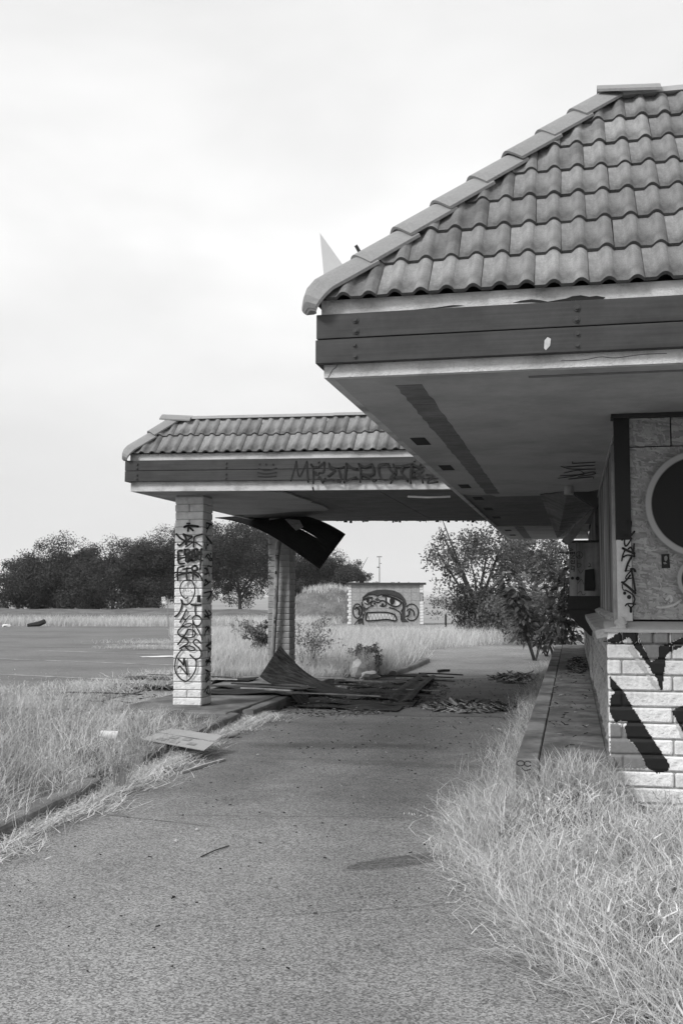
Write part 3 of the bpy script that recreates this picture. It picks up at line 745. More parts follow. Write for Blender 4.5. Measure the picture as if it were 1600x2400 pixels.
sof2 = slab_poly('soffit', [(x0, 19.0), (-.35, 19.05), (-.3, 18.9), (.30, 18.95), (.33, 22.3), (BX1, 22.4), (BX1, BY1), (x0, BY1)], SOF + .001, SOF + .02, 'soffit', roof)
box('sheathing', x0, .36, 12.7, 19.3, SOF + .0215, SOF + .04, 'soffit_raw', roof)
# long strip where a trim board was torn away, and the vent slots
def strip(name, x0, x1, y0, y1, mat_, parent, z=SOF - .0015): return box(name, x0, x1, y0, y1, z, z + .0022, mat_, parent)
slab_poly('torn_strip', ragged([(-.985, 6.10), (-.83, 6.10), (-.83, 12.9), (-.985, 12.9)], 4, .008), SOF - .0015, SOF + .0008, 'soffit_raw', sof1)
slab_poly('torn_strip', ragged([(-.985, 19.15), (-.83, 19.15), (-.83, 23.2), (-.985, 23.2)], 5, .008), SOF - .0015, SOF + .0008, 'soffit_raw', sof2)
for vy in (8.18, 9.97, 11.75, 13.5, 15.2, 16.9, 20.0, 21.6):
    big = vy < 12 or vy > 19
    box('vent_slot', -1.21, -1.095, vy, vy + .40, SOF - .0025 if big else SOF + .017, SOF - .0005 if big else SOF + .021, 'core', roof)
slab_poly('torn_strip', ragged([(-.22, 5.99), (2.6, 5.99), (2.6, 6.03), (-.22, 6.04)], 9, .006), SOF - .0015, SOF + .0008, 'soffit_raw', sof1)
slab_poly('torn_strip', ragged([(.62, 5.90), (2.6, 5.90), (2.6, 5.935), (.62, 5.93)], 10, .004), SOF - .0015, SOF + .0008, 'soffit_raw', sof1)
zt = Paint(lambda p: at('Z', SOF - .004, 760 + p[0] * .4464, 850 + p[1] * .4464))
for q in ([(1240, 545), (1300, 560), (1420, 560)], [(1270, 548), (1415, 540)], [(1300, 530), (1418, 524)], [(1255, 580), (1330, 565), (1360, 580)], [(1290, 600), (1400, 575), (1415, 585), (1330, 598)], [(1225, 608), (1300, 598)], [(1280, 612), (1400, 600), (1410, 608)], [(1300, 520), (1300, 530)], [(1235, 594), (1360, 588)]):
    zt.line(q, 4)
zt.build('graffiti', 'paint', sof1)
# small fixture and the pieces hanging down by the service window
bm = bmesh.new(); bmesh.ops.create_cone(bm, cap_ends=True, segments=14, radius1=.055, radius2=.05, depth=.09)
o = from_bm('light_fixture', bm, 'soffit', sof1); o.location = at('Z', SOF - .045, 1332, 1149)
hs = [at('Z', SOF, 1266, 1158), at('Y', 13.9, 1306, 1259), at('Y', 13.7, 1326, 1252), at('Y', 13.2, 1392, 1188), at('Z', SOF, 1330, 1150)]
def thick(name, pts, th, mat_, parent, smooth=False):
    c = sum(pts, Vector()) / len(pts); n = (pts[1] - pts[0]).cross(pts[2] - pts[0]).normalized() * th; k = len(pts)
    return mesh(name, pts + [p + n for p in pts], [tuple(range(k)), tuple(reversed(range(k, 2 * k)))] + [(i, k + i, k + (i + 1) % k, (i + 1) % k) for i in range(k)], mat_, parent)
thick('hanging_sheet', hs, .015, 'soffit_raw', roof)
thick('hanging_board', [at('Y', 13.0, 1391, 1192), at('Y', 13.0, 1382, 1196), at('Y', 13.05, 1338, 1240), at('Y', 13.1, 1314, 1268), at('Y', 13.1, 1332, 1278), at('Y', 13.05, 1352, 1252)], .02, 'soffit_raw', roof)

# ---- tiles
EX, EY, EZ = CX - .035, CY - .036, 3.212
Ev = Vector((EX, EY, EZ)); ROWS = 7
run = ROWS * TE * ct; rise = ROWS * TE * st
slope(roof, Ev, Vector((1, 0, 0)), Vector((0, ct, st)), Vector((0, -st, ct)), 5.0, ROWS, [(Ev, Vector((1, -1, 0)).normalized()), (Vector((3.6, 0, 0)), Vector((-1, 0, 0)))], True, .06, seed=3)
slope(roof, Vector((EX, BY1, EZ)), Vector((0, -1, 0)), Vector((ct, 0, st)), Vector((-st, 0, ct)), BY1 - EY, ROWS, [(Ev, Vector((-1, 1, 0)).normalized())], False, .02, seed=4)
# deck under the tiles, mansard top
d_ = .012
top = Vector((EX + run, EY + run, EZ + rise))
mesh('roof_deck', [(EX + .05, EY + .05, EZ + .02), (BX1, EY + .05, EZ + .02), (BX1, EY + run, EZ + rise - .03), (EX + run, EY + run, EZ + rise - .03), (EX + .05, BY1, EZ + .02), (EX + run, BY1, EZ + rise - .03),
                   (BX1, EY + run + .1, EZ + .02), (EX + run + .1, EY + run + .1, EZ + .02), (EX + run + .1, BY1, EZ + .02)],
     [(0, 1, 2, 3), (4, 0, 3, 5), (3, 2, 6, 7), (5, 3, 7, 8)], 'core', roof)
hip(roof, Ev + Vector((.02, .02, 0)), top, Vector((-.5, -.5, .7)), .366, .098)
box('coping', EX + run - .05, BX1, EY + run - .06, EY + run + .12, EZ + rise + .038, EZ + rise + .072, 'metal_coping', roof)
box('coping', EX + run - .035, EX + run + .12, EY + run + .122, BY1, EZ + rise + .038, EZ + rise + .072, 'metal_coping', roof)
o = bpy.data.objects.new('hip_tile', CAP_ME); COL.objects.link(o); adopt(o, roof); o.location = top + Vector((-.08, -.02, .10)); o.rotation_euler = (0, -.02, R(-90))
# sign panel and a bent stake standing on the roof behind the hip
sp = [at('Y', 9.6, 751, 548), at('Y', 9.6, 765, 700), at('Y', 9.6, 860, 700)]
so = thick('pointed_panel', sp, .03, 'sign_panel', roof)
bm = bmesh.new(); tube_into(bm, [at('Y', 8.2, 834, 576), at('Y', 8.2, 862, 625)], [.018, .018], 4); from_bm('roof_stake', bm, 'dark_stick', roof)

# ---- service window bay under the canopy
bay = empty('service_bay', (.1, 13.6, 1.4), bld)
box('bay_panel', -.035, .055, 13.50, 13.53, 1.58, 2.235, 'ply', bay); box('bay_panel', .058, .325, 13.505, 13.535, 1.58, 2.235, 'ply', bay)
box('bay_box', -.03, .325, 13.536, 15.2, 1.42, 2.23, 'core', bay)
box('bay_cap', -.05, .33, 13.48, 15.25, 2.236, 2.262, 'paint_soft', bay)
box('counter', -.06, .325, 13.46, 15.25, 1.42, 1.576, 'paint_soft', bay)
mesh('counter_base', [(-.06, 13.47, 1.418), (.32, 13.47, 1.418), (.32, 13.47, 1.08), (.20, 13.47, 1.10), (-.04, 13.47, 1.34), (-.06, 15.2, 1.418), (.32, 15.2, 1.418), (.32, 15.2, 1.08), (.20, 15.2, 1.10), (-.04, 15.2, 1.34)],
     [(0, 4, 3, 2, 1), (5, 6, 7, 8, 9), (0, 1, 6, 5), (1, 2, 7, 6), (2, 3, 8, 7), (3, 4, 9, 8), (4, 0, 5, 9)], 'paint_soft', bay)
zv = Paint(zoomY(13.495, 1260, 1160, .14454), (0, -.05, 0))
for q in ([(525, 870), (570, 890), (515, 900)], [(525, 925), (525, 955)], [(525, 940), (590, 940)], [(590, 925), (590, 960)], [(555, 930), (555, 955)], [(530, 975), (590, 975), (530, 1030), (590, 1030)],
          [(590, 1060), (590, 1110), (540, 1115), (530, 1080), (545, 1060), (565, 1085)], [(530, 1150), (585, 1160), (580, 1240)], [(540, 1180), (540, 1210), (580, 1200)]): zv.line(q, 14, False)
zv.line(ring(665, 975, 55, 0, 360, 20), 7, False); zv.line([(665, 920), (665, 1030)], 7, False); zv.line([(665, 975), (630, 1015)], 7, False); zv.line([(665, 975), (702, 1015)], 7, False)
for q in ([(630, 1060), (640, 1180), (700, 1130), (640, 1110)], [(650, 1210), (690, 1270), (730, 1210)], [(640, 1440), (700, 1370), (740, 1450)], [(640, 1600), (690, 1560), (720, 1620), (770, 1600)], [(820, 1100), (850, 1140), (810, 1170), (860, 1160)]): zv.line(q, 7)
zv.fill([(760, 1215), (910, 1195), (915, 1555), (745, 1555), (750, 1350)]); zv.disc((555, 1350), 26); zv.disc((640, 1355), 32)
zv.build('graffiti', 'paint', bay)

zk = Paint(lambda p: at('Z', .5555, p[0], p[1])); zk.line(ell0(1219, 1789, 9, 6), 2.6, False); zk.line(ell0(1236, 1790, 8, 6, 40, 330), 2.6, False); zk.line([(1222, 1800), (1230, 1806), (1242, 1803)], 2.2); zk.build('graffiti', 'paint_soft', walk)
# ================================================================== CANOPY
can = tag(empty('drive_through_canopy', (-5.5, 12.9, 2.92)), 'hipped tiled drive-through canopy on two block columns with torn ceiling', 'canopy')
KX, KY, KX1, KY1, KS = -5.525, 12.892, -1.36, 18.90, 2.92
croof = box('roof', KX + .06, KX1, KY + .06, KY1 - .06, 3.06, 3.40, 'core', can)
box('stucco_band', KX, KX1, KY, KY + .05, KS, 3.05, 'stucco', croof); box('stucco_band', KX, KX + .05, KY + .052, KY1, KS, 3.05, 'stucco', croof)
box('stucco_band', KX - .012, KX1, KY - .014, KY + .06, 3.3135, 3.40, 'stucco', croof); box('stucco_band', KX - .012, KX + .06, KY + .062, KY1, 3.3135, 3.40, 'stucco', croof)
for z0, z1 in ((3.042, 3.176), (3.181, 3.312)):
    box('fascia_board', KX - .062, KX1, KY - .06, KY - .002, z0, z1, 'board', croof, .003); box('fascia_board', KX - .062, KX - .002, KY - .001, KY1, z0, z1, 'board', croof, .003)
    box('fascia_board', KX - .062, KX1, KY1 + .002, KY1 + .04, z0, z1, 'board', croof, .003)
box('back_beam', KX + .06, KX1, KY1 - .12, KY1, 2.955, 3.05, 'blackwood', croof)
for bx in (-5.42, -4.23, -3.04, -1.85):
    for bz in (3.075, 3.128, 3.213, 3.266): bolt(croof, bx, KY - .0615, bz)
# ceiling: painted sheet with a torn edge on the left, bare sheathing on the right
slab_poly('soffit', [(KX + .055, KY + .055), (-3.78, KY + .055)] + [Vector(q) for q in ((-3.72, 13.1), (-3.60, 13.22), (-3.55, 13.5), (-3.58, 14.0), (-3.52, 14.5), (-3.60, 14.7), (-3.55, 15.2), (-3.62, 16.0), (-3.74, 16.25), (-4.3, 16.4), (-4.9, 16.9), (-5.46, 17.0))] , KS + .003, KS + .022, 'soffit', croof)
box('ceiling_trim', -3.70, KX1, KY + .051, KY + .13, KS + .003, KS + .022, 'soffit', croof)
xs_ = KX + .06
for i in range(4): box('sheathing', xs_ + i * 1.03 + .004, xs_ + (i + 1) * 1.03 - .004, KY + .06, KY1 - .02, KS + .026 + .002 * (i % 2), KS + .05, 'soffit_raw', croof)
bm = bmesh.new(); q0 = at('Y', KY + .1, 955, 1155); q1 = at('Y', KY + .1, 1055, 1154)
tube_into(bm, [q0, q0 + Vector((.25, 0, -.012)), q1], [.014, .014, .014], 6); from_bm('conduit', bm, 'soffit', croof)
# ragged splinters along the back edge
fbm = bmesh.new(); xx = KX + .3
while xx < KX1 - .1:
    w_ = rb.uniform(.008, .07); t_ = box_bm(xx, xx + w_, KY1 - .03, KY1 - .01, 2.948 - rb.uniform(0, 1) ** 3 * .04, 2.97); me = bpy.data.meshes.new('t'); t_.to_mesh(me); t_.free(); fbm.from_mesh(me); bpy.data.meshes.remove(me); xx += w_ + rb.uniform(0, .03)
o = from_bm('splinters', fbm, 'blackwood', croof); o['kind'] = 'stuff'
KE = Vector((KX - .04, KY - .036, 3.376)); krows = 2; krun, krise = krows * TE * ct, krows * TE * st
slope(croof, KE, Vector((1, 0, 0)), Vector((0, ct, st)), Vector((0, -st, ct)), KX1 - KE.x, krows, [(KE, Vector((1, -1, 0)).normalized()), (Vector((KX1 + .05, 0, 0)), Vector((-1, 0, 0)))], True, .10, seed=6)
slope(croof, Vector((KE.x, KY1 + .08, KE.z)), Vector((0, -1, 0)), Vector((ct, 0, st)), Vector((-st, 0, ct)), KY1 + .08 - KE.y, krows, [(KE, Vector((-1, 1, 0)).normalized())], False, .02, seed=8)
ktop = KE + Vector((krun, krun, krise))
mesh('roof_deck', [(KE.x + .05, KE.y + .05, KE.z + .02), (KX1, KE.y + .05, KE.z + .02), (KX1, ktop.y, ktop.z - .03), (ktop.x, ktop.y, ktop.z - .03), (KE.x + .05, KY1, KE.z + .02), (ktop.x, KY1, ktop.z - .03), (KX1, KY1, ktop.z - .03)],
     [(0, 1, 2, 3), (4, 0, 3, 5), (3, 2, 6, 5)], 'core', croof)
hip(croof, KE + Vector((.02, .02, 0)), ktop, Vector((-.5, -.5, .7)), .40, .092, 5)
o = bpy.data.objects.new('hip_tile', CAP_ME); COL.objects.link(o); adopt(o, croof); o.location = ktop + Vector((-.20, -.02, .07)); o.rotation_euler = (0, -.03, R(-90))
box('coping', ktop.x + .1, -2.95, ktop.y - .07, ktop.y + .12, ktop.z + .03, ktop.z + .066, 'metal_coping', croof)
box('coping', -2.955, KX1, ktop.y - .073, ktop.y + .12, ktop.z + .034, ktop.z + .069, 'metal_coping', croof)
# spray lettering on the fascia
zf = Paint(zoomY(KY - .063, 640, 1060, .2679), (0, -.05, 0))
for q, w_ in (([(155, 230), (180, 140), (200, 60)], 12), ([(200, 60), (228, 192), (292, 60)], 12), ([(292, 60), (298, 150), (306, 240)], 14),
    ([(330, 85), (350, 105), (400, 100), (445, 65)], 16), ([(345, 100), (350, 170), (352, 250)], 13), ([(445, 70), (435, 150), (350, 150)], 12), ([(350, 155), (400, 190), (435, 245)], 16), ([(435, 245), (455, 205)], 13),
    ([(620, 100), (570, 112), (500, 100), (485, 70)], 10), ([(490, 80), (492, 115), (540, 130), (480, 185)], 13), ([(570, 115), (590, 232), (520, 215), (440, 232)], 16),
    ([(735, 118), (690, 110), (638, 72)], 16), ([(640, 75), (630, 150), (622, 240)], 16), ([(622, 240), (660, 215), (725, 192)], 16),
    ([(745, 75), (800, 100), (860, 75)], 16), ([(755, 90), (765, 160), (762, 235)], 13), ([(862, 75), (872, 160), (765, 165)], 16), ([(765, 165), (840, 190), (880, 228), (905, 215)], 15),
    ([(990, 70), (925, 80), (920, 140), (950, 205), (1010, 210), (1050, 150), (1035, 135)], 13), ([(1005, 70), (1012, 110), (1060, 165), (1030, 240)], 15),
    ([(1050, 75), (1065, 120), (1060, 160)], 14), ([(1180, 75), (1130, 100), (1118, 140), (1160, 190), (1180, 225)], 15), ([(1050, 90), (1130, 85), (1220, 65)], 11), ([(1060, 195), (1120, 185), (1180, 215)], 15),
    ([(1210, 70), (1200, 150), (1205, 240)], 15), ([(1215, 70), (1270, 95), (1290, 75)], 16), ([(1215, 130), (1280, 125), (1305, 100)], 12), ([(1220, 190), (1260, 150), (1300, 200), (1310, 235)], 14), ([(1300, 140), (1290, 180), (1320, 195)], 10),
    ([(1340, 165), (1400, 175), (1350, 235), (1440, 225)], 14), ([(352, 290), (360, 320)], 12)): zf.line(q, w_ * 1.2)
zf.build('graffiti', 'paint', croof)
zf = Paint(zoomY(KY - .064, 250, 900, .5421))
for x_ in (661, 688, 719): zf.disc((x_, 340), 5, 10)
for q in ([(655, 358), (690, 365), (733, 355)], [(652, 376), (690, 380), (733, 374)], [(655, 392), (690, 393), (732, 390)]): zf.line(q, 5)
zf.build('graffiti', 'paint', croof)
# sheet torn loose from the ceiling, hanging and twisted
def patch(name, fn, nu, nv, mat_, parent=None, th=.012, groove=0, smooth=False):
    """curved sheet with thickness; rows of v get narrow grooves"""
    vs = []
    for j in range(nv + 1):
        v = j / nv
        if groove and 0 < j < nv and j % groove == 0: vs += [(v - .006, 0), (v - .004, 1), (v + .004, 1), (v + .006, 0)]
        else: vs.append((v, 0))
    P_ = [[None] * len(vs) for _ in range(nu + 1)]
    for i in range(nu + 1):
        for j, (v, g) in enumerate(vs):
            u = i / nu; p = Vector(fn(u, v)); e_ = 1e-3
            n = (Vector(fn(u + e_, v)) - p).cross(Vector(fn(u, v + e_)) - p)
            n = n.normalized() if n.length > 0 else Vector((0, 0, 1))
            P_[i][j] = (p - n * (.007 if g else 0), p - n * th)
    m_ = len(vs); V = [q[0] for row in P_ for q in row] + [q[1] for row in P_ for q in row]; B = (nu + 1) * m_
    F = []
    for i in range(nu):
        for j in range(m_ - 1):
            a, b, c, d = i * m_ + j, (i + 1) * m_ + j, (i + 1) * m_ + j + 1, i * m_ + j + 1
            F.append((a, b, c, d)); F.append((B + d, B + c, B + b, B + a))
    for i in range(nu): F.append((i * m_, B + i * m_, B + (i + 1) * m_, (i + 1) * m_)); k = m_ - 1; F.append((i * m_ + k, (i + 1) * m_ + k, B + (i + 1) * m_ + k, B + i * m_ + k))
    for j in range(m_ - 1): F.append((j, j + 1, B + j + 1, B + j)); k = nu * m_; F.append((k + j + 1, k + j, B + k + j, B + k + j + 1))
    return mesh(name, V, F, mat_, parent, smooth)
def bez(p, t):
    p = [Vector(q) for q in p]
    while len(p) > 1: p = [a + (b - a) * t for a, b in zip(p, p[1:])]
    return p[0]
k_ = 1.0204
def D(yv, x, y): return at('Y', yv, x * k_, y * k_)
lowe = [D(18.6, 494, 1190), D(18.0, 600, 1200), D(16.8, 650, 1245), D(15.6, 735, 1302)]
uppe = [D(18.7, 640, 1178), D(18.0, 690, 1180), D(17.2, 730, 1182), D(16.2, 793, 1222)]
hsv = lambda u, v: bez(lowe, u) * (1 - v) + bez(uppe, u) * v
gap = lambda u: .022 * math.sin(math.pi * min(1, max(0, (u - .45) / .42)))
patch('hanging_ceiling_sheet', lambda u, v: hsv(u, v * (.56 - gap(u) * .5)), 16, 8, 'blackwood', croof, .012, 1)
patch('hanging_ceiling_sheet', lambda u, v: hsv(u, .56 + gap(u) * .5 + v * (.44 - gap(u) * .5)), 16, 6, 'blackwood', croof, .012, 1)
thick('hanging_ceiling_scrap', [D(16.4, 655, 1190), D(16.4, 688, 1192), D(16.3, 697, 1207), D(16.3, 680, 1215), D(16.35, 668, 1203)], .012, 'soffit_raw', croof)
can.rotation_euler = (0, R(.75), 0)

# ================================================================== COLUMNS
def column(x0, y0, label, mf, seed, group='block columns of the canopy'):
    c = tag(empty('block_column', (x0 + .195, y0 + .195, .148)), label, 'column', group)
    r = random.Random(seed)
    box('mortar_core', x0 + .012, x0 + .378, y0 + .012, y0 + .378, .149, 2.93, 'mortar', c)
    for k in range(27):
        zc = .15 + (k + .5) * CH + .003
        for h in range(2):
            if k % 2 == 0: brick(c, x0 + .195, y0 + .095 + h * .2, zc, .39, .19, CH - .008, mf, r)
            else: brick(c, x0 + .095 + h * .2, y0 + .195, zc, .19, .39, CH - .008, mf, r)
    return c
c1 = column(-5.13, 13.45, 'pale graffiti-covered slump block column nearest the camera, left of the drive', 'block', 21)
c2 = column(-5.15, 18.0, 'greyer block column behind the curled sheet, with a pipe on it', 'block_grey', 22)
zc_ = Paint(zoomY(13.438, 400, 1220, .08501), (0, -.05, 0))
for q, w_ in (([(450, 80), (535, 75)], 40), ([(380, 180), (480, 140), (620, 145), (760, 165)], 66), ([(500, 130), (480, 290)], 55), ([(540, 200), (620, 275)], 55),
    ([(165, 370), (260, 480), (380, 560), (320, 640), (240, 690), (205, 655)], 52), ([(360, 390), (420, 480), (430, 660)], 62), ([(360, 370), (480, 420), (600, 440), (480, 540), (390, 590)], 46), ([(380, 580), (540, 575), (700, 610), (860, 710)], 34),
    ([(880, 375), (760, 410), (670, 450), (650, 560), (640, 730)], 46), ([(610, 600), (520, 670), (420, 730)], 40),
    ([(330, 830), (220, 850), (220, 960), (215, 1100)], 60), ([(400, 800), (400, 940)], 70), ([(400, 810), (520, 810), (540, 900), (400, 930)], 60), ([(440, 960), (440, 1130), (540, 1110), (520, 980)], 56), ([(600, 1100), (600, 950), (620, 830), (720, 800), (760, 930), (720, 1060), (640, 1110), (560, 1080)], 66),
    ([(740, 780), (800, 890), (870, 780)], 60), ([(860, 780), (850, 1000), (830, 1340)], 56), ([(115, 950), (400, 960), (890, 930)], 26), ([(200, 1090), (400, 1020), (620, 1010), (890, 1105)], 46), ([(230, 1130), (260, 1190), (400, 1180)], 50), ([(500, 880), (500, 1120)], 46), ([(660, 820), (700, 1000)], 60),
    ([(380, 1265), (240, 1300), (210, 1400), (215, 1650)], 50), ([(360, 1340), (470, 1325), (600, 1320)], 46), ([(470, 1310), (460, 1460), (470, 1640)], 54), ([(690, 1245), (610, 1300), (640, 1390), (740, 1370), (750, 1290), (690, 1245)], 62),
    ([(150, 1435), (420, 1440), (700, 1430), (820, 1500), (895, 1650)], 44), ([(170, 1500), (300, 1490), (520, 1450)], 46), ([(140, 1570), (280, 1500)], 30), ([(640, 1470), (640, 1620)], 50), ([(560, 1440), (700, 1490), (790, 1560)], 50),
    ([(500, 1640), (370, 1680), (290, 1820), (300, 1980), (360, 2100), (440, 2140), (490, 2120)], 34), ([(500, 1640), (600, 1660), (680, 1800), (690, 1980), (640, 2140), (560, 2270), (460, 2330), (350, 2280), (310, 2180)], 36)): zc_.line(q, w_)
for q in ([(345, 1890), (380, 1885), (360, 2010)], [(420, 1950), (440, 1890), (450, 1940), (480, 1960)], [(500, 1900), (520, 1960), (540, 1890)], [(600, 1895), (570, 1930), (630, 1970), (580, 2000)]): zc_.line(q, 8)
zc_.fill([(755, 2060), (855, 2055), (865, 2265), (760, 2260)])
zc_.build('graffiti', 'paint', c1)
zc_ = Paint(zoomY(13.438, 400, 1400, .09354), (0, -.05, 0))
for q, w_ in (([(280, 70), (290, 180), (240, 340), (180, 430), (110, 480)], 42), ([(510, 180), (620, 195), (765, 190)], 38), ([(620, 210), (615, 310), (630, 430)], 34), ([(545, 530), (600, 470), (680, 455), (760, 520), (775, 610), (720, 700), (640, 710), (580, 660), (560, 580)], 36),
    ([(400, 310), (330, 460), (240, 620)], 40), ([(320, 500), (350, 560), (400, 540), (500, 450)], 28), ([(400, 540), (340, 640), (270, 740)], 30), ([(290, 730), (400, 670), (500, 650), (530, 690), (440, 740), (330, 730)], 26), ([(320, 720), (200, 830), (200, 920), (280, 980), (370, 930), (440, 810)], 36),
    ([(440, 810), (560, 820), (630, 890), (580, 990), (440, 1015), (340, 1010)], 32), ([(430, 830), (330, 1000), (190, 1180)], 44), ([(565, 640), (570, 850), (550, 1000)], 28), ([(650, 740), (720, 870), (790, 1000), (800, 1060)], 30),
    ([(350, 1020), (440, 1070), (440, 1150), (330, 1220), (240, 1280)], 36), ([(240, 1290), (340, 1240), (480, 1220), (600, 1260), (600, 1320), (520, 1330), (430, 1290), (390, 1250)], 32),
    ([(765, 1150), (690, 1070), (620, 1070), (580, 1130), (640, 1200), (720, 1270), (775, 1380), (760, 1490), (680, 1545), (600, 1530), (500, 1440)], 36), ([(300, 1300), (180, 1450), (125, 1650), (130, 1850), (220, 2000), (330, 2080), (430, 2090), (560, 1960), (640, 1800), (655, 1650), (640, 1560)], 34),
    ([(200, 1540), (280, 1620), (330, 1690)], 40), ([(335, 1690), (350, 1530)], 44), ([(355, 1530), (390, 1700), (440, 1930)], 38), ([(200, 1770), (250, 1730), (320, 1800), (420, 1930)], 34)): zc_.line(q, w_)
zc_.build('graffiti', 'paint', c1)
# fainter writing down the side of the near column
sx = -5.13 + .39 + .010
zc_ = Paint(lambda p: Vector((sx, 13.45 + p[0], p[1])))
r_ = random.Random(8); zz = 2.55
while zz > .35:
    h_ = r_.uniform(.10, .2)
    for _ in range(3): zc_.line([(r_.uniform(.03, .36), zz - r_.uniform(0, h_)) for _ in range(3)], .022)
    zz -= h_ + .04
zc_.build('graffiti', 'paint_grey', c1)
zc_ = Paint(zoomY(17.985, 610, 1230, .09354), (0, -.05, 0))
for q, w_ in (([(175, 870), (210, 790), (230, 870)], 14), ([(180, 850), (285, 800), (240, 870), (290, 870)], 12), ([(240, 935), (190, 1000)], 14), ([(220, 1130), (255, 1150), (215, 1180), (190, 1150), (225, 1125)], 10),
    ([(170, 1310), (235, 1265), (215, 1345), (295, 1320)], 14), ([(240, 1410), (180, 1460), (230, 1500)], 14), ([(240, 1415), (300, 1450), (270, 1470), (300, 1500)], 13), ([(165, 580), (190, 510), (300, 480)], 12)): zc_.line(q, w_)
zc_.build('graffiti', 'paint', c2)
# drain pipe leaning on the far column
pipe = tag(empty('drain_pipe', at('Y', 17.9, 640, 1560)), 'leaning pale drain pipe with stickers strapped to the far block column', 'pipe')
bm = bmesh.new(); pt = [at('Y', 17.90, 655, 1262), at('Y', 17.86, 652, 1275), at('Y', 17.86, 650, 1300), at('Y', 17.87, 645, 1430), at('Y', 17.88, 637, 1560)]
tube_into(bm, [pt[0] + Vector((.02, .06, .02)), pt[1], pt[2]], [.05, .05, .046], 12); from_bm('elbow', bm, 'pipe', pipe, True)
bm = bmesh.new(); tube_into(bm, [pt[2] + Vector((0, 0, .02)), pt[3], pt[4], pt[4] + Vector((-.01, 0, -.2))], [.041] * 4, 14); from_bm('pipe_run', bm, 'pipe', pipe, True)
zd = Paint(zoomY(17.82, 610, 1230, .09354), (0, -.05, 0))
zd.fill([(398, 598), (455, 598), (460, 780), (385, 780)]); zd.line([(395, 810), (395, 860)], 10); zd.line([(425, 812), (445, 812), (448, 862), (425, 862), (425, 812)], 9, False); zd.fill([(370, 1155), (410, 1155), (408, 1235), (365, 1235)])
zd.line([(385, 1540), (425, 1545), (395, 1600)], 10); zd.line([(350, 1600), (395, 1650), (360, 1690)], 10); zd.line([(380, 1700), (385, 1800), (345, 1850)], 9)
zd.disc((365, 2340), 20, 12); zd.fill([(345, 2390), (390, 2400), (365, 2480), (340, 2470)]); zd.build('sticker', 'paint', pipe)
zd = Paint(zoomY(17.815, 610, 1230, .09354), (0, -.05, 0))
for q in ([(410, 625), (445, 625)], [(410, 650), (410, 680), (445, 680), (445, 650), (410, 650)], [(410, 700), (445, 700), (428, 720)], [(410, 745), (445, 745)]): zd.line(q, 8, False)
zd.build('sticker', 'paint_light', pipe)

# ================================================================== SHED WITH THE MURAL
shed = tag(empty('block_shed', (0, 0, 0)), 'small far shed with a big monkey face painted on its boarded front', 'shed')
SW, SH, SD = 4.18, 2.27, 3.0
box('shed_core', .05, SW - .05, .06, SD, 0, SH - .02, 'mortar', shed)
for i in range(8):
    for j in range(5):
        x0 = .19 + i * .475; z0 = j * .452
        box('wall_panel', x0 + .006, x0 + .469, .02 - .004 * ((i + j) % 2), .058, max(.0, z0 + .006), z0 + .446, 'osb_far', shed)
for k in range(14):                                   # block quoins
    z0 = k * .16 + .02
    box('brick', -.03 + .07 * (k % 2), .185, .0, .3, z0 + .012, z0 + .152, 'block', shed, .012)
    if k not in (8, 9, 10): box('brick', SW - .19, SW, .0, .18 + .1 * (k % 2), z0 + .012, z0 + .152, 'block', shed, .012)
for k in range(14):
    y0 = .0 + (.2 if k % 2 else .31)
    while y0 < SD - .2:
        z0 = k * .16 + .02
        box('brick', SW - .10, SW + .03, y0 + .01, min(y0 + .40, SD), z0 + .010, z0 + .150, 'block_grey', shed, .012); y0 += .42
box('shed_roof', -.08, SW + .14, -.10, SD + .2, SH, SH + .06, 'litter', shed); box('shed_fascia', -.09, SW + .15, -.13, -.102, SH - .05, SH + .075, 'board', shed)
rs = random.Random(3)
for k in range(16):
    x0 = rs.uniform(0, 1.9) if k < 12 else rs.uniform(1.9, SW); o = box('roof_rubble', x0, x0 + rs.uniform(.06, .2), .0, .15, SH + .061, SH + .061 + rs.uniform(.02, .09), 'litter', shed)
MS = .00483
def mur(p): return Vector(((p[0] - 175) * MS, .006, (800 - p[1]) * MS))
ell = lambda cx, cy, rx, ry, n=22, a0=0, a1=360: [(cx + rx * math.cos(R(a0 + (a1 - a0) * k / n)), cy + ry * math.sin(R(a0 + (a1 - a0) * k / n))) for k in range(n + 1)]
mo = lambda dy: Paint(lambda p: mur(p) + Vector((0, -dy, 0)), (0, -.1, 0))
m0 = mo(.0); m0.fill([(390, 660), (540, 655), (640, 660), (708, 688), (726, 750), (620, 738), (500, 746), (388, 748)])
m0.fill([(352, 512), (450, 487), (440, 530), (400, 560), (365, 545)]); m0.fill([(615, 485), (690, 490), (782, 546), (760, 577), (700, 585), (620, 540)]); m0.build('mural', 'paint_white', shed)
m1 = mo(.01)
m1.fill([(335, 540), (345, 480), (400, 430), (500, 398), (600, 393), (700, 405), (780, 440), (830, 500), (850, 560), (832, 600), (830, 640), (830, 725), (872, 765), (790, 768), (778, 740), (792, 690), (786, 645), (810, 605), (805, 545), (790, 512), (740, 480), (650, 455), (590, 448), (545, 458), (515, 472), (470, 453), (420, 458), (370, 488), (345, 535)])
m1.fill([(288, 750), (338, 726), (345, 780), (292, 790)]); m1.fill([(338, 590), (382, 618), (360, 655), (340, 630)]); m1.fill([(480, 505), (510, 485), (550, 515), (500, 525)])
m1.build('mural', 'paint_grey', shed)
m2 = mo(.02)
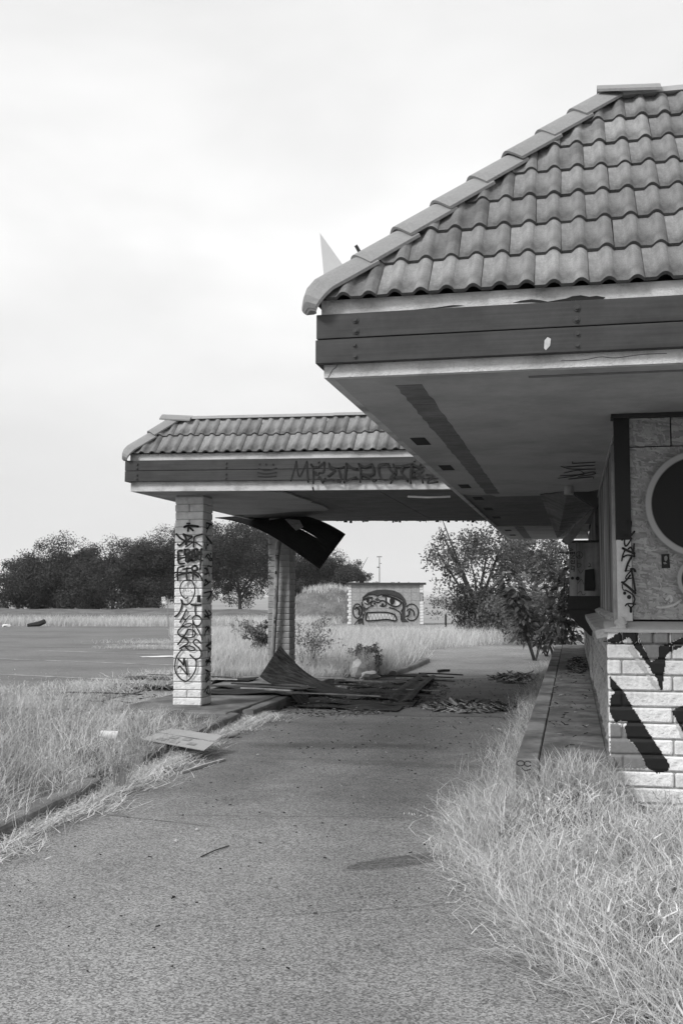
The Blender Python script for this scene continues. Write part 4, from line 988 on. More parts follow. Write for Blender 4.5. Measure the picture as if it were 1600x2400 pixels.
for q, w_ in ((ell(282, 640, 50, 82), 9), (ell(905, 655, 76, 95, 24, -140, 130), 9), ([(440, 575), (442, 545), (470, 525), (500, 540), (530, 540), (560, 520), (600, 532), (612, 565), (585, 588), (545, 580)], 9), ([(440, 575), (465, 578)], 8),
    ([(385, 630), (410, 600), (460, 580)], 8), ([(650, 600), (720, 622), (775, 665), (785, 740)], 9), ([(350, 795), (345, 720), (375, 650)], 8), ([(335, 540), (335, 640), (350, 700)], 9), ([(805, 545), (805, 610), (785, 640)], 8),
    ([(352, 512), (400, 495), (452, 486)], 13), ([(365, 545), (400, 560), (440, 530), (450, 490)], 8), ([(575, 465), (640, 470), (740, 510), (790, 545)], 14), ([(612, 485), (622, 540), (700, 586), (762, 578), (782, 546)], 11),
    ([(392, 660), (540, 654), (640, 660), (708, 686), (727, 750), (620, 737), (500, 746), (388, 748), (384, 700), (392, 660)], 11), ([(250, 795), (290, 745), (330, 725)], 8), ([(270, 600), (300, 620), (300, 680)], 14), ([(255, 620), (275, 600), (310, 590)], 10),
    ([(850, 640), (880, 615), (925, 640), (930, 690)], 10), ([(845, 700), (870, 690), (880, 640)], 13), ([(345, 490), (420, 448), (480, 452), (520, 470)], 7), ([(520, 470), (590, 448), (700, 468), (790, 510)], 7), ([(350, 560), (360, 600), (400, 610)], 6)): m2.line(q, w_ * 1.45)
z_ = [(398, 680)]
for k in range(8): z_ += [(414 + k * 40, 740), (434 + k * 40, 674)]
m2.line([q for q in z_ if q[0] < 722], 11, False)
m2.disc((480, 556), 14, 12); m2.disc((572, 566), 17, 12); m2.fill(ell(402, 515, 19, 33)); m2.fill(ell(682, 525, 30, 42)); m2.build('mural', 'paint', shed)
shed.location = (-12.18, 58.66, -.02); shed.rotation_euler = (0, 0, R(12.1))

# ================================================================== VEGETATION
def blades(name, base, h, lean, w, mat_, seg=4, curl=1.8, tint=None, heads=0.0, parent=None):
    n = len(base); base = np.asarray(base, float); h = np.asarray(h, float).reshape(-1, 1); lean = np.asarray(lean, float)
    w = np.broadcast_to(np.asarray(w, float).reshape(-1, 1), (n, 1))
    ang = nrng.uniform(0, math.pi, n); side = np.stack([np.cos(ang), np.sin(ang), np.zeros(n)], 1)
    ll = np.linalg.norm(lean, axis=1, keepdims=True)
    V = np.zeros((n, 2 * seg + 1, 3))
    bend = nrng.normal(0, .13, (n, 1)) * h; cu = nrng.uniform(curl * .7, curl * 1.4, (n, 1))
    def pos(t):
        p = base.copy(); p[:, :2] += lean * h * t ** cu + np.stack([-lean[:, 1], lean[:, 0]], 1) * bend * 2.2 * math.sin(math.pi * t) + side[:, :2] * bend * math.sin(math.pi * 1.3 * t); p[:, 2:] += h * (t - .42 * np.minimum(ll, 1.3) * t ** 2); return p
    for i in range(seg):
        t = i / seg; q = pos(t); ww = w * (1 - .75 * t)
        V[:, 2 * i] = q - side * ww / 2; V[:, 2 * i + 1] = q + side * ww / 2
    V[:, 2 * seg] = pos(1.0)
    idx = (np.arange(n) * (2 * seg + 1))[:, None]
    F4 = np.concatenate([idx + np.array([[2 * i, 2 * i + 1, 2 * i + 3, 2 * i + 2]]) for i in range(seg - 1)], 0)
    F3 = idx + np.array([[2 * seg - 2, 2 * seg - 1, 2 * seg]])
    tt = nrng.uniform(0, 1, n) if tint is None else tint
    T = np.repeat(tt, 2 * seg + 1); V = V.reshape(-1, 3)
    if heads:
        k = np.where(nrng.uniform(0, 1, n) < heads)[0]; hv, hf = [], []; b0 = len(V)
        for s_ in range(6):
            t = 1 - .055 * s_; c = base[k].copy(); c[:, :2] += lean[k] * h[k] * t ** curl; c[:, 2:] += h[k] * (t - .42 * np.minimum(ll[k], 1.3) * t ** 2)
            c[:, :2] += nrng.normal(0, .012, (len(k), 2)); d = np.stack([nrng.normal(0, .4, len(k)), nrng.normal(0, .4, len(k)), -np.ones(len(k))], 1); d /= np.linalg.norm(d, axis=1, keepdims=True)
            sz = .015; a = side[k] * .0028
            q = np.stack([c, c + d * sz * .5 + a, c + d * sz * 1.2, c + d * sz * .5 - a], 1); hv.append(q.reshape(-1, 3))
            hf.append(b0 + np.arange(len(k))[:, None] * 4 + np.arange(4)[None]); b0 += 4 * len(k); T = np.concatenate([T, np.repeat(np.clip(tt[k] + .2, 0, 1), 4)])
        V = np.concatenate([V] + hv, 0); F4 = np.concatenate([F4] + hf, 0)
    return np_mesh(name, V, F3, F4, mat_, parent, T)
def clumpy(x, y, s):
    return .5 + .5 * np.sin(x * 2.3 * s + 1.1 + 1.3 * np.sin(y * 1.7 * s)) * np.cos(y * 2.9 * s + .7 + 1.1 * np.sin(x * 1.3 * s))
def leans(n, mean=(0, 0), sd=.35): return np.stack([nrng.normal(mean[0], sd, n), nrng.normal(mean[1], sd, n)], 1)

# -- right bed: long dry tangled grass
n = 20000
y = nrng.uniform(2.9, 7.2, n); be = np.array([bed_edge(v) for v in y]); x = be + np.abs(nrng.normal(0, .9, n)) ** 1.1 - .02
keep = (x < .9 + .25 * (7.2 - y)) & (nrng.uniform(0, 1, n) < .25 + .75 * clumpy(x, y, 2.6)) & ~((x < .45) & (x > -.42) & (y > 6.93)); x, y, be = x[keep], y[keep], be[keep]; n = len(x)
z = np.array([bed_z(a, b) for a, b in zip(x, y)])
edge = np.clip(1 - (x - be) / .3, 0, 1)
h = nrng.uniform(.06, .34, n) * (1 + .6 * clumpy(x + 3, y, 1.7)) * (1 - .45 * edge); h *= np.where(y > 6.0, .66, 1.0)
cl = np.stack([np.sin(x * 9 + y * 5), np.cos(y * 8 - x * 6)], 1)          # neighbouring stems fall the same way
ln = leans(n, (0, 0), .55) + cl * .5; ln[:, 0] -= .35 * edge; ln[:, 1] -= .15 * edge; ln *= nrng.uniform(.3, 1.2, (n, 1))
tag(blades('dry_grass', np.stack([x, y, z - .01], 1), h, ln, nrng.lognormal(math.log(.0036), .45, n), 'grass', 6, 1.7, np.clip(.45 * nrng.uniform(0, 1, n) + .55 * clumpy(x * 2 + 1, y * 2, 1.9), 0, 1), 0), 'long tangled dry grass filling the bed in the right foreground', 'grass', kind='stuff')
# long stems lying over each other
n = 2600
y = nrng.uniform(3.0, 7.1, n); be = np.array([bed_edge(v) for v in y]); x = be + np.abs(nrng.normal(0, .9, n)); k = (x < 1.3) & ~((x < .45) & (x > -.42) & (y > 6.9)); x, y, be = x[k], y[k], be[k]; n = len(x)
z = np.array([bed_z(a, b) for a, b in zip(x, y)]); a_ = nrng.uniform(0, 2 * math.pi, n); e_ = np.clip(1 - (x - be) / .4, 0, 1)
ln = np.stack([np.cos(a_), np.sin(a_)], 1) * nrng.uniform(.3, 1.5, (n, 1)); ln[:, 0] -= .3 * e_; ln[:, 1] -= .1 * e_
tag(blades('grass_stem', np.stack([x, y, z], 1), nrng.uniform(.22, .55, n) * np.where(y > 6.0, .7, 1), ln, nrng.uniform(.0025, .0045, n), 'grass', 6, 1.5, nrng.uniform(.45, 1, n), 0), 'long pale stems crossing over the right grass bed', 'grass', kind='stuff')
# broken straw caught in the tangle: short bent pieces at every height and angle
n = 24000
y = nrng.uniform(2.9, 7.15, n); be = np.array([bed_edge(v) for v in y]); x = be + .02 + np.abs(nrng.normal(0, .95, n)); k = (x < 1.5) & ~((x < .45) & (x > -.42) & (y > 6.9)); x, y, be = x[k], y[k], be[k]; n = len(x)
inn = np.clip((x - be) / .35, .05, 1); z = np.array([bed_z(a, b) for a, b in zip(x, y)]) + nrng.uniform(0, 1, n) ** 1.3 * (.12 + .2 * clumpy(x + 3, y, 1.7)) * inn * np.where(y > 6.0, .6, 1.0)
a_ = nrng.uniform(0, 2 * math.pi, n)
tag(blades('broken_straw', np.stack([x, y, z], 1), nrng.uniform(.03, .12, n), np.stack([np.cos(a_), np.sin(a_)], 1) * nrng.uniform(.2, 2.2, (n, 1)), nrng.lognormal(math.log(.0042), .4, n), 'grass', 3, 1.3, nrng.beta(.8, .6, n)), 'broken straw matted through the right grass bed', 'grass', kind='stuff')
# -- weeds and dry grass along the raised walk
n = 9000
y = 7.0 + 17 * nrng.uniform(0, 1, n) ** 1.5; x = -.40 - np.abs(nrng.normal(0, .17, n)) * np.where(y < 9.5, 1.1, 1.0)
k = nrng.uniform(0, 1, n) < .25 + .75 * clumpy(x * 2, y, 1.1); x, y = x[k], y[k]; n = len(x)
h = nrng.uniform(.10, .40, n) * np.where(y < 10, 1.05, .9)
tag(blades('dry_grass', np.stack([x, y, np.zeros(n) - .01], 1), h, leans(n, (-.2, 0), .45), nrng.uniform(.003, .007, n), 'grass', 4, 1.7, nrng.uniform(0, .75, n), .06), 'strip of dry weeds along the foot of the raised walk', 'grass', kind='stuff')
# -- tall clumps round the front end of the walk
n = 5200; f_ = nrng.uniform(0, 1, n) < .55
x = np.where(f_, -.38 - .45 * nrng.uniform(0, 1, n) ** 1.3, nrng.uniform(-.45, .26, n)); y = np.where(f_, 6.5 + 1.9 * nrng.uniform(0, 1, n) ** 1.2, nrng.uniform(6.72, 6.99, n)); z = np.where(y < 7.2, np.array([bed_z(a, min(b, 7.2)) for a, b in zip(x, y)]), -.01)
tag(blades('dry_grass', np.stack([x, y, z], 1), nrng.uniform(.14, .42, n) * np.where(f_, np.interp(x, [-.83, -.5], [.5, 1.1]), .8), leans(n, (-.02, -.1), .45), nrng.lognormal(math.log(.004), .35, n), 'grass', 5, 1.8, nrng.uniform(0, 1, n), 0), 'taller dry grass clump around the front end of the raised walk', 'grass', kind='stuff')
# -- matted thatch where the bed meets the asphalt
n = 4200; y = nrng.uniform(3.0, 8.4, n); x = np.array([bed_edge(v) for v in y]) + nrng.normal(.02, .09, n); a_ = nrng.uniform(0, 2 * math.pi, n)
tag(blades('thatch', np.stack([x, y, nrng.uniform(0, .02, n)], 1), nrng.uniform(.03, .12, n), np.stack([np.cos(a_), np.sin(a_)], 1) * 1.6, nrng.lognormal(math.log(.004), .35, n), 'grass', 3, 1.1, nrng.uniform(0, .9, n)), 'flattened thatch along the edge of the right bed', 'grass', kind='stuff')
# -- left island
n = 60000
y = nrng.uniform(4.5, 15.4, n); x = np.array([kerb_x(v) for v in y]) - .17 - np.abs(nrng.uniform(0, 1, n)) ** 1.25 * 5.2
pad = (x > -5.78) & (y > 12.7); left = x > -.66 * y - .6
k = ~pad & left & (nrng.uniform(0, 1, n) < .15 + .85 * clumpy(x, y, 1.3) ** .7); x, y = x[k], y[k]; n = len(x)
z = np.array([island_z(a, b) for a, b in zip(x, y)])
near_pad = (y > 11.6) & (x > -6.4)
h = nrng.uniform(.06, .32, n) * (1 + .8 * clumpy(x, y + 5, 1.1)) * np.where(near_pad, .45, 1.0)
dk = np.array([kerb_x(v) for v in y]) - .17 - x; h *= np.interp(dk, [0, .12, .4], [.35, .5, 1])
tag(blades('dry_grass', np.stack([x, y, z - .01], 1), h, leans(n, (.05, -.05), .55) + np.stack([np.sin(x * 7 + y * 4), np.cos(y * 6 - x * 5)], 1) * .35, nrng.lognormal(math.log(.0042), .4, n), 'grass', 4, 1.7, np.clip(.5 * nrng.uniform(0, 1, n) + .5 * clumpy(x + 2, y * 1.3, 1.6), 0, 1), .02), 'dry pale grass covering the island left of the kerb', 'grass', kind='stuff')
# -- a few tall oat stems standing out of the island
n = 70; y = nrng.uniform(7.5, 10.5, n); x = -.56 * y - .35 + nrng.uniform(-.4, 1.2, n)
k = x < np.array([kerb_x(v) for v in y]) - .3; x, y = x[k], y[k]; n = len(x)
tag(blades('oat_stem', np.stack([x, y, np.full(n, .08)], 1), nrng.uniform(.55, .95, n), leans(n, (.25, 0), .15), np.full(n, .0035), 'grass', 5, 2.4, None, 1.0), 'tall wild oat stems rising from the left island', 'grass', kind='stuff')
# -- flattened thatch spilling over the kerb onto the asphalt
n = 8000; y = 4.8 + 9 * nrng.uniform(0, 1, n) ** .9; kx = np.array([kerb_x(v) for v in y]); x = kx + .0 + np.abs(nrng.normal(0, .16, n)) * (.4 + .9 * clumpy(kx, y, 1.2))
a_ = nrng.uniform(0, 2 * math.pi, n); h = nrng.uniform(.05, .16, n)
tag(blades('thatch', np.stack([x, y, nrng.uniform(.0, .03, n)], 1), h, np.stack([np.cos(a_), np.sin(a_)], 1) * 1.5, nrng.uniform(.004, .008, n), 'grass', 3, 1.1, nrng.uniform(.3, 1, n)), 'pale flattened thatch along the foot of the kerb', 'grass', kind='stuff')
# -- field behind the canopy
n = 115000
y = 19.6 + 29 * nrng.uniform(0, 1, n) ** 1.35; x = nrng.uniform(-1, 1, n)
lo = np.interp(y, [19, 21, 26, 37, 53, 58], [-6.6, -7.3, -9.3, -14.2, -20.5, -24]); hi = np.interp(y, [19.5, 20.4, 21, 26.4, 28, 32, 33, 34.8, 37, 38.6, 39.3, 40, 60], [-4.4, -4.2, -3.6, -3.55, -4.35, -4.1, -3.8, -2.9, -1.0, 2.5, 6, 12, 14])
x = lo + (hi - lo) * nrng.uniform(0, 1, n)
k = (nrng.uniform(0, 1, n) < .4 + .6 * clumpy(x, y, .45)); x, y = x[k], y[k]; n = len(x)
h = nrng.uniform(.28, .62, n) * (1 + .4 * clumpy(x + 9, y, .3)) * np.clip((y - 19) / 2.0, .5, 1) * np.interp(y, [36, 44], [1, .5])
tag(blades('field_grass', np.stack([x, y, np.full(n, -.02)], 1), h, leans(n, (.12, 0), .28), .004 + .00033 * y, 'grass_far', 3, 1.8, None), 'tall dry grass field behind the canopy and before the shed', 'grass', kind='stuff')
# -- verge beyond the parking lot, sparse straw on the lot
n = 22000; x = nrng.uniform(-42, -13, n); y = np.interp(x, [-70, -30, -20.5, -13], [44, 52.2, 53.6, 56]) + np.abs(nrng.normal(0, 3.2, n))
tag(blades('verge_grass', np.stack([x, y, np.full(n, -.02)], 1), nrng.uniform(.25, .7, n), leans(n, (.1, 0), .25), np.full(n, .024), 'grass_far', 3, 1.8), 'dry grass verge at the far edge of the parking lot', 'grass', kind='stuff')
n = 9000; c_ = nrng.integers(0, 5, n); cc = np.array([(-13.3, 34.5, 1.6, .7), (-7.6, 20.2, .8, .8), (-12.4, 30.8, 1.2, .4), (-8.0, 17.5, .9, .9), (-9.8, 16.2, 1.2, .5)])[c_]
x = cc[:, 0] + nrng.normal(0, 1, n) * cc[:, 2] * .6; y = cc[:, 1] + nrng.normal(0, 1, n) * cc[:, 3] * .6; a_ = nrng.uniform(0, 6.28, n)
tag(blades('straw', np.stack([x, y, np.full(n, 0.0)], 1), nrng.uniform(.06, .22, n), np.stack([np.cos(a_), np.sin(a_)], 1) * nrng.uniform(.4, 1.4, (n, 1)), np.full(n, .010), 'grass_far', 3, 1.2), 'thin straw patches lying on the parking lot', 'grass', kind='stuff')

# -- trees
def leaf_cloud(centers, rad, per, size, asp=.45, flat=.0, seed=0):
    r = np.random.default_rng(seed); V, T = [], []
    cs = np.repeat(np.asarray(centers, float), per, 0); rd = np.repeat(np.asarray(rad, float), per, 0).reshape(-1, 1); n = len(cs)
    d = r.normal(0, 1, (n, 3)); d /= np.linalg.norm(d, axis=1, keepdims=True); rr = r.uniform(0, 1, (n, 1)) ** .45
    c = cs + d * rr * rd * np.array([1, 1, .85])
    a = r.normal(0, 1, (n, 3)); a[:, 2] -= .5; a /= np.linalg.norm(a, axis=1, keepdims=True)
    b = np.cross(a, d + r.normal(0, .5, (n, 3))); b /= np.linalg.norm(b, axis=1, keepdims=True) + 1e-9
    sz = size * r.uniform(.6, 1.3, (n, 1))
    V = np.stack([c, c + a * sz * .5 + b * sz * asp * .5, c + a * sz, c + a * sz * .5 - b * sz * asp * .5], 1).reshape(-1, 3)
    return V, np.arange(4 * n).reshape(-1, 4), np.repeat(r.uniform(0, 1, n), 4)
def tree(name, base, height, width, label, cat='tree', n_cl=70, per=170, leaf=.26, mat_='leaf', seed=1, group=None, low=.08, trunk_r=.14, lumps=.5, core=True, nlimb=7):
    r = random.Random(seed); base = Vector(base)
    t = tag(empty(name, base), label, cat, group)
    bm = bmesh.new(); limbs = []
    fork = height * .22
    tube_into(bm, [base, base + Vector((r.uniform(-.1, .1), r.uniform(-.1, .1), fork * .6)), base + Vector((r.uniform(-.2, .2), r.uniform(-.2, .2), fork))], [trunk_r * 1.25, trunk_r, trunk_r * .85], 8)
    for k in range(nlimb):
        a = 2 * math.pi * k / nlimb + r.uniform(-.4, .4); e_ = Vector((math.cos(a) * width * .34, math.sin(a) * width * .34, height * r.uniform(.5, .88)))
        p0 = base + Vector((0, 0, fork * r.uniform(.6, 1))); p2 = base + e_; p1 = p0.lerp(p2, .5) + Vector((r.uniform(-.3, .3), r.uniform(-.3, .3), .2)) * width * .08
        tube_into(bm, [p0, p1, p2], [trunk_r * .6, trunk_r * .4, trunk_r * .12], 5); limbs.append((p1, p2))
    from_bm('trunk', bm, 'bark', t)
    cs, rad = [], []
    # big lobes, then clusters over each lobe: uneven outline with gaps
    lobes = [(base + Vector((0, 0, height * .55)), width * .36, height * .42)]
    for k in range(9):
        a = r.uniform(0, 6.28); q = r.uniform(.15, .32) * width; lobes.append((base + Vector((math.cos(a) * q, math.sin(a) * q, height * r.uniform(low + .18, .72))), width * r.uniform(.14, .24) * (1 + lumps * .3), height * r.uniform(.14, .22)))
    for k in range(n_cl):
        c, lr, lh = r.choice(lobes); d = Vector((r.gauss(0, 1), r.gauss(0, 1), r.gauss(0, 1))).normalized() * r.uniform(.72, 1.05)
        p = c + Vector((d.x * lr, d.y * lr, d.z * lh)); p.z = max(p.z, base.z + height * low)
        cs.append(p); rad.append(width * r.uniform(.06, .12))
    for k in range(n_cl // 4):                    # fill towards the middle
        c, lr, lh = r.choice(lobes); cs.append(c + Vector((r.gauss(0, .3) * lr, r.gauss(0, .3) * lr, r.gauss(0, .3) * lh))); rad.append(width * .12)
    V, F, T = leaf_cloud(cs, rad, per, leaf, .5, seed=seed)
    np_mesh('crown', V, None, F, mat_, t, T)
    return t
def base_at(xd, Y_, z=-.02):
    p = at('Y', Y_, xd * k_, 1397); return (p.x, Y_, z)
GROVE = 'grove beyond the parking lot'
specs = [  # x in the displayed picture, distance, height, width, label
    (42, 80, 4.5, 4.8, 'leftmost low rounded dark tree at the edge of the picture'),
    (135, 78, 6.0, 6.2, 'dark bushy tree with the highest top among the left trees'),
    (190, 84, 5.1, 4.6, 'narrow dark tree wedged behind the two big left trees'),
    (262, 76, 5.7, 6.6, 'broad round dark tree reaching the ground beside the small sign'),
    (345, 98, 7.6, 7.5, 'taller dark tree set back, left of the near column'),
    (408, 96, 8.8, 6.5, 'tall dark tree directly behind the near column'),
    (462, 92, 7.9, 5.6, 'dark tree just right of the near column'),
    (552, 84, 8.0, 6.8, 'tall dark tree with a visible trunk between the two columns'),
    (640, 100, 8.2, 7.0, 'dark tree behind the far column and hanging sheet'),
    (715, 104, 5.9, 6.5, 'lower dark tree right of the far column behind the mound'),
    (790, 102, 5.4, 5.0, 'round dark tree nearest the shed, rightmost of the grove')]
for i, (xd, Y_, h_, w_, lab) in enumerate(specs):
    tree('grove_tree', base_at(xd, Y_), h_ * 1.14, w_ * 1.38, lab, n_cl=150, per=260, leaf=.15, seed=(40, 41, 42, 43, 44, 66, 46, 47, 48, 49, 50)[i], group=GROVE, low=.02 if i < 4 else .13)
# open tree at the right, bushes under it
tree('pepper_tree', base_at(1095, 47), 6.0, 5.6, 'open feathery tree with bare limbs showing, right of the shed', n_cl=75, per=55, leaf=.16, mat_='leaf_mid', seed=71, low=.2, trunk_r=.13, nlimb=11, lumps=1)
tree('pepper_tree', base_at(1215, 58), 5.8, 5.0, 'feathery tree standing behind the broad-leaved saplings', n_cl=60, per=90, leaf=.17, mat_='leaf_mid', seed=74, low=.3, trunk_r=.1, nlimb=8)
def bush(name, base, h, w, label, per=60, ncl=26, leaf=.1, mat_='leaf_mid', seed=1, cat='bush', stems=9, stem_r=.012, stem_mat='bark'):
    r = random.Random(seed); base = Vector(base); t = tag(empty(name, base), label, cat)
    bm = bmesh.new(); cs, rad = [], []
    for k in range(stems):
        a = r.uniform(0, 6.28); q = w * .5 * r.uniform(.2, 1); e_ = base + Vector((math.cos(a) * q, math.sin(a) * q, h * r.uniform(.55, 1)))
        m_ = base.lerp(e_, .5) + Vector((0, 0, .1 * h)); tube_into(bm, [base + Vector((math.cos(a), math.sin(a), 0)) * .04, m_, e_], [stem_r, stem_r * .7, stem_r * .3], 4)
        for s_ in range(3):
            f = r.uniform(.35, 1); p = base.lerp(m_, f * 2) if f < .5 else m_.lerp(e_, f * 2 - 1); q2 = p + Vector((r.gauss(0, .16) * w, r.gauss(0, .16) * w, r.uniform(.02, .2) * h)); tube_into(bm, [p, q2], [stem_r * .5, stem_r * .25], 3); cs.append(q2); rad.append(w * .12)
        cs.append(e_); rad.append(w * .1)
    from_bm('stem', bm, stem_mat, t)
    if per:
        for k in range(ncl): cs.append(base + Vector((r.gauss(0, .22) * w, r.gauss(0, .22) * w, h * r.uniform(.15, .85)))); rad.append(w * .16)
        V, F, T = leaf_cloud(cs, rad, per, leaf, .5, seed=seed); np_mesh('foliage', V, None, F, mat_, t, T)
    return t
bush('dark_bush', base_at(1110, 43), 2.1, 3.0, 'low dark bush at the foot of the feathery tree', 90, 40, .14, 'leaf', 5)
bush('dark_bush', base_at(1160, 41), 1.5, 2.6, 'low dark bush right of the first, touching the saplings', 80, 30, .13, 'leaf_mid', 6)
bush('dark_bush', base_at(1195, 36), 1.7, 2.4, 'mid-grey bush filling in behind the saplings', 60, 26, .12, 'leaf_mid', 21)
bush('dark_bush', base_at(1255, 33), 2.4, 2.2, 'loose tall bush nearest the building end', 16, 14, .12, 'leaf_mid', 22)
bush('grey_bush', base_at(1050, 62), 2.0, 3.2, 'pale grey bush right of the shed, behind the post', 30, 20, .14, 'weed', 8)
bush('leafy_weed', base_at(603, 23.5), 1.0, .8, 'small leafy bush peeking out left of the far column', 40, 14, .07, 'leaf_mid', 12)
bush('dry_shrub', base_at(712, 20.5), 1.15, 1.1, 'twiggy dry shrub right of the far column', 10, 8, .05, 'weed', 13, stems=26, stem_r=.006, stem_mat='weed_stem')
bush('leafy_weed', base_at(838, 21.6), .62, .6, 'small dark weed beside the pale rocks at the kerb', 30, 12, .05, 'leaf_mid', 14)
bush('spiky_weed', base_at(866, 21.0), .55, .22, 'narrow upright weed right of the pale rocks', 8, 6, .05, 'leaf_mid', 15, stems=8)
bush('dry_shrub', base_at(560, 30), .9, .8, 'thin dry weed between the columns in the field', 10, 6, .06, 'weed', 16, stems=12, stem_r=.008, stem_mat='weed_stem')
bush('kerb_weed', (kerb_x(8.3) + .12, 8.25, 0), .42, .5, 'spiky grey weed tuft growing at the kerb in the left foreground', 0, 0, seed=17, stems=34, stem_r=.0028, stem_mat='weed_stem')
n = 900; c_ = nrng.integers(0, 6, n); yc = np.array([6.6, 7.7, 8.5, 8.9, 9.9, 11.6])[c_]; y = yc + nrng.normal(0, .28, n); x = np.array([kerb_x(v) for v in y]) + nrng.normal(-.02, .12, n)
tag(blades('kerb_grass', np.stack([x, y, np.where(x < np.array([kerb_x(v) for v in y]), .1, 0)], 1), nrng.uniform(.10, .30, n), leans(n, (.25, -.1), .5), nrng.uniform(.003, .006, n), 'grass', 4, 1.7, nrng.uniform(0, .8, n)), 'ragged grass tufts growing over the kerb at left', 'grass', kind='stuff')
# saplings with large leaves by the end of the walk
def sapling(base, h, w, label, seed, nst=4, per=60, leaf=.15):
    r = random.Random(seed); base = Vector(base); t = tag(empty('broadleaf_sapling', base), label, 'sapling', 'saplings at the end of the walk')
    bm = bmesh.new(); V, F, T = [], [], []
    for s_ in range(nst):
        a = r.uniform(0, 6.28); tip = base + Vector((math.cos(a) * w * .4, math.sin(a) * w * .3, h * r.uniform(.75, 1))); b0 = base + Vector((r.uniform(-.15, .15), r.uniform(-.15, .15), 0))
        m_ = b0.lerp(tip, .5) + Vector((r.uniform(-.1, .1), r.uniform(-.1, .1), .05)); tube_into(bm, [b0, m_, tip], [.022, .015, .005], 5)
        for k in range(per):
            f = r.uniform(.22, 1.02); p = bez([b0, m_ * 2 - (b0 + tip) * .5, tip], f); d = Vector((r.gauss(0, 1), r.gauss(0, 1), r.uniform(-.5, .6))).normalized(); q = p + d * r.uniform(.08, .34)
            tube_into(bm, [p, q], [.004, .002], 3)
            up_ = Vector((r.gauss(0, .4), r.gauss(0, .4), 1)).normalized(); sd = d.cross(up_).normalized(); sz = leaf * r.uniform(.6, 1.25); dd = (d + Vector((0, 0, -.55))).normalized(); b = len(V)
            V += [q, q + dd * sz * .35 + sd * sz * .24, q + dd * sz * .75 + sd * sz * .17, q + dd * sz * 1.15, q + dd * sz * .75 - sd * sz * .17, q + dd * sz * .35 - sd * sz * .24, q + dd * sz * .55 - up_ * .012]
            F += [(b, b + 1, b + 6), (b + 1, b + 2, b + 6), (b + 2, b + 3, b + 6), (b + 3, b + 4, b + 6), (b + 4, b + 5, b + 6), (b + 5, b, b + 6)]; T += [r.random()] * 7
    from_bm('stem', bm, 'bark', t)
    np_mesh('foliage', np.array([tuple(v) for v in V]), np.array(F), None, 'leaf_big', t, np.array(T))
sapling(base_at(1225, 27, 0), 2.55, 1.9, 'broad-leaved sapling standing clear of the building, left of the others', 81, 6, 95, .21)
sapling(base_at(1285, 24.6, 0), 2.7, 1.5, 'broad-leaved sapling right behind the service window', 82, 6, 85, .20)
sapling(base_at(1262, 29, 0), 1.5, 1.7, 'low broad-leaved sapling at the end of the walk', 83, 6, 70, .20)

# ================================================================== FAR THINGS
terrain_f = lambda x, y: 2.2 * max(0, 1 - ((x + 14.8) / 4.0) ** 2 - ((y - 66) / 4.5) ** 2) ** .8 + .12 * smoothnoise(x, y, .9) - .1
tag(terrain('dirt_mound', lin(-19.5, -10.2, 40), lin(60.5, 71, 30), terrain_f, 'mound'), 'bare dirt mound with grass on top left of the shed', 'mound')
n = 4200; x = nrng.uniform(-18.4, -11.4, n); y = nrng.uniform(62.5, 70, n); z = np.array([terrain_f(a, b) for a, b in zip(x, y)]); k = (z > .25) & (nrng.uniform(0, 1, n) < .06 + .94 * (z > 1.75)); x, y, z = x[k], y[k], z[k]; n = len(x)
tag(blades('mound_grass', np.stack([x, y, z - .02], 1), nrng.uniform(.15, .5, n), leans(n, (0, 0), .25), np.full(n, .025), 'grass_far', 3), 'dry grass growing on the dirt mound', 'grass', kind='stuff')
bank = structure(terrain('bank', lin(-62, -17, 50), lin(55.5, 92, 28), lambda x, y: -.2 + .85 * math.exp(-((y - 72) / 10.0) ** 2) * (1 + .15 * smoothnoise(x, y, .25)) * min(1, max(0, (-17.5 - x) / 4)), 'mound'))
sg = tag(empty('small_sign', at('Y', 51, 387 * k_, 1442 * k_)), 'small white rectangular sign on a thin post by the grove', 'sign')
bm = bmesh.new(); tube_into(bm, [at('Y', 51, 387 * k_, 1448 * k_), at('Y', 51, 385.5 * k_, 1378 * k_)], [.03, .03], 6); from_bm('post', bm, 'metal', sg)
zg = lambda dy: Paint(lambda p: at('Y', 50.95 - dy, 330 + p[0] * .06378, 1380 + p[1] * .06378))
q = zg(0); q.fill([(768, 300), (905, 296), (920, 535), (790, 540)]); q.build('sign_plate', 'white_stuff', sg)
q = zg(.01); q.fill([(800, 430), (830, 428), (832, 455), (802, 455)]); q.fill([(860, 425), (890, 423), (893, 452), (862, 452)])
for yy_ in (318, 340, 362): q.line([(795, yy_), (825, yy_)], 9, False); q.line([(850, yy_), (890, yy_)], 9, False)
q.line([(820, 398), (870, 396)], 8, False); q.build('sign_print', 'paint', sg)
lp = tag(empty('light_pole', base_at(871, 150)), 'thin light pole rising behind the shed', 'lamp post')
pb = at('Y', 150, 889, 1397); bm = bmesh.new(); tube_into(bm, [Vector((pb.x, 150, -.02)), Vector((pb.x, 150, at('Y', 150, 889, 1306).z))], [.11, .07], 6); from_bm('pole', bm, 'metal', lp)
tz = at('Y', 150, 889, 1306).z
box('lamp_head', pb.x - .35, pb.x + .35, 149.9, 150.1, tz, tz + .14, 'metal', lp); box('bracket', pb.x + .0, pb.x + .3, 149.95, 150.05, tz - .95, tz - .85, 'metal', lp); box('camera_box', pb.x - .32, pb.x, 149.95, 150.05, tz - 1.5, tz - 1.35, 'rubber', lp)
fp = at('Y', 56, 1044, 1462); tag(box('fence_post', fp.x - .05, fp.x + .05, 55.95, 56.05, -.02, .62, 'dark_stick'), 'short dark wooden post standing right of the shed', 'post')
bm = bmesh.new(); t0 = at('Y', 60, 768, 1460)
tyre_v, tyre_f = [], []
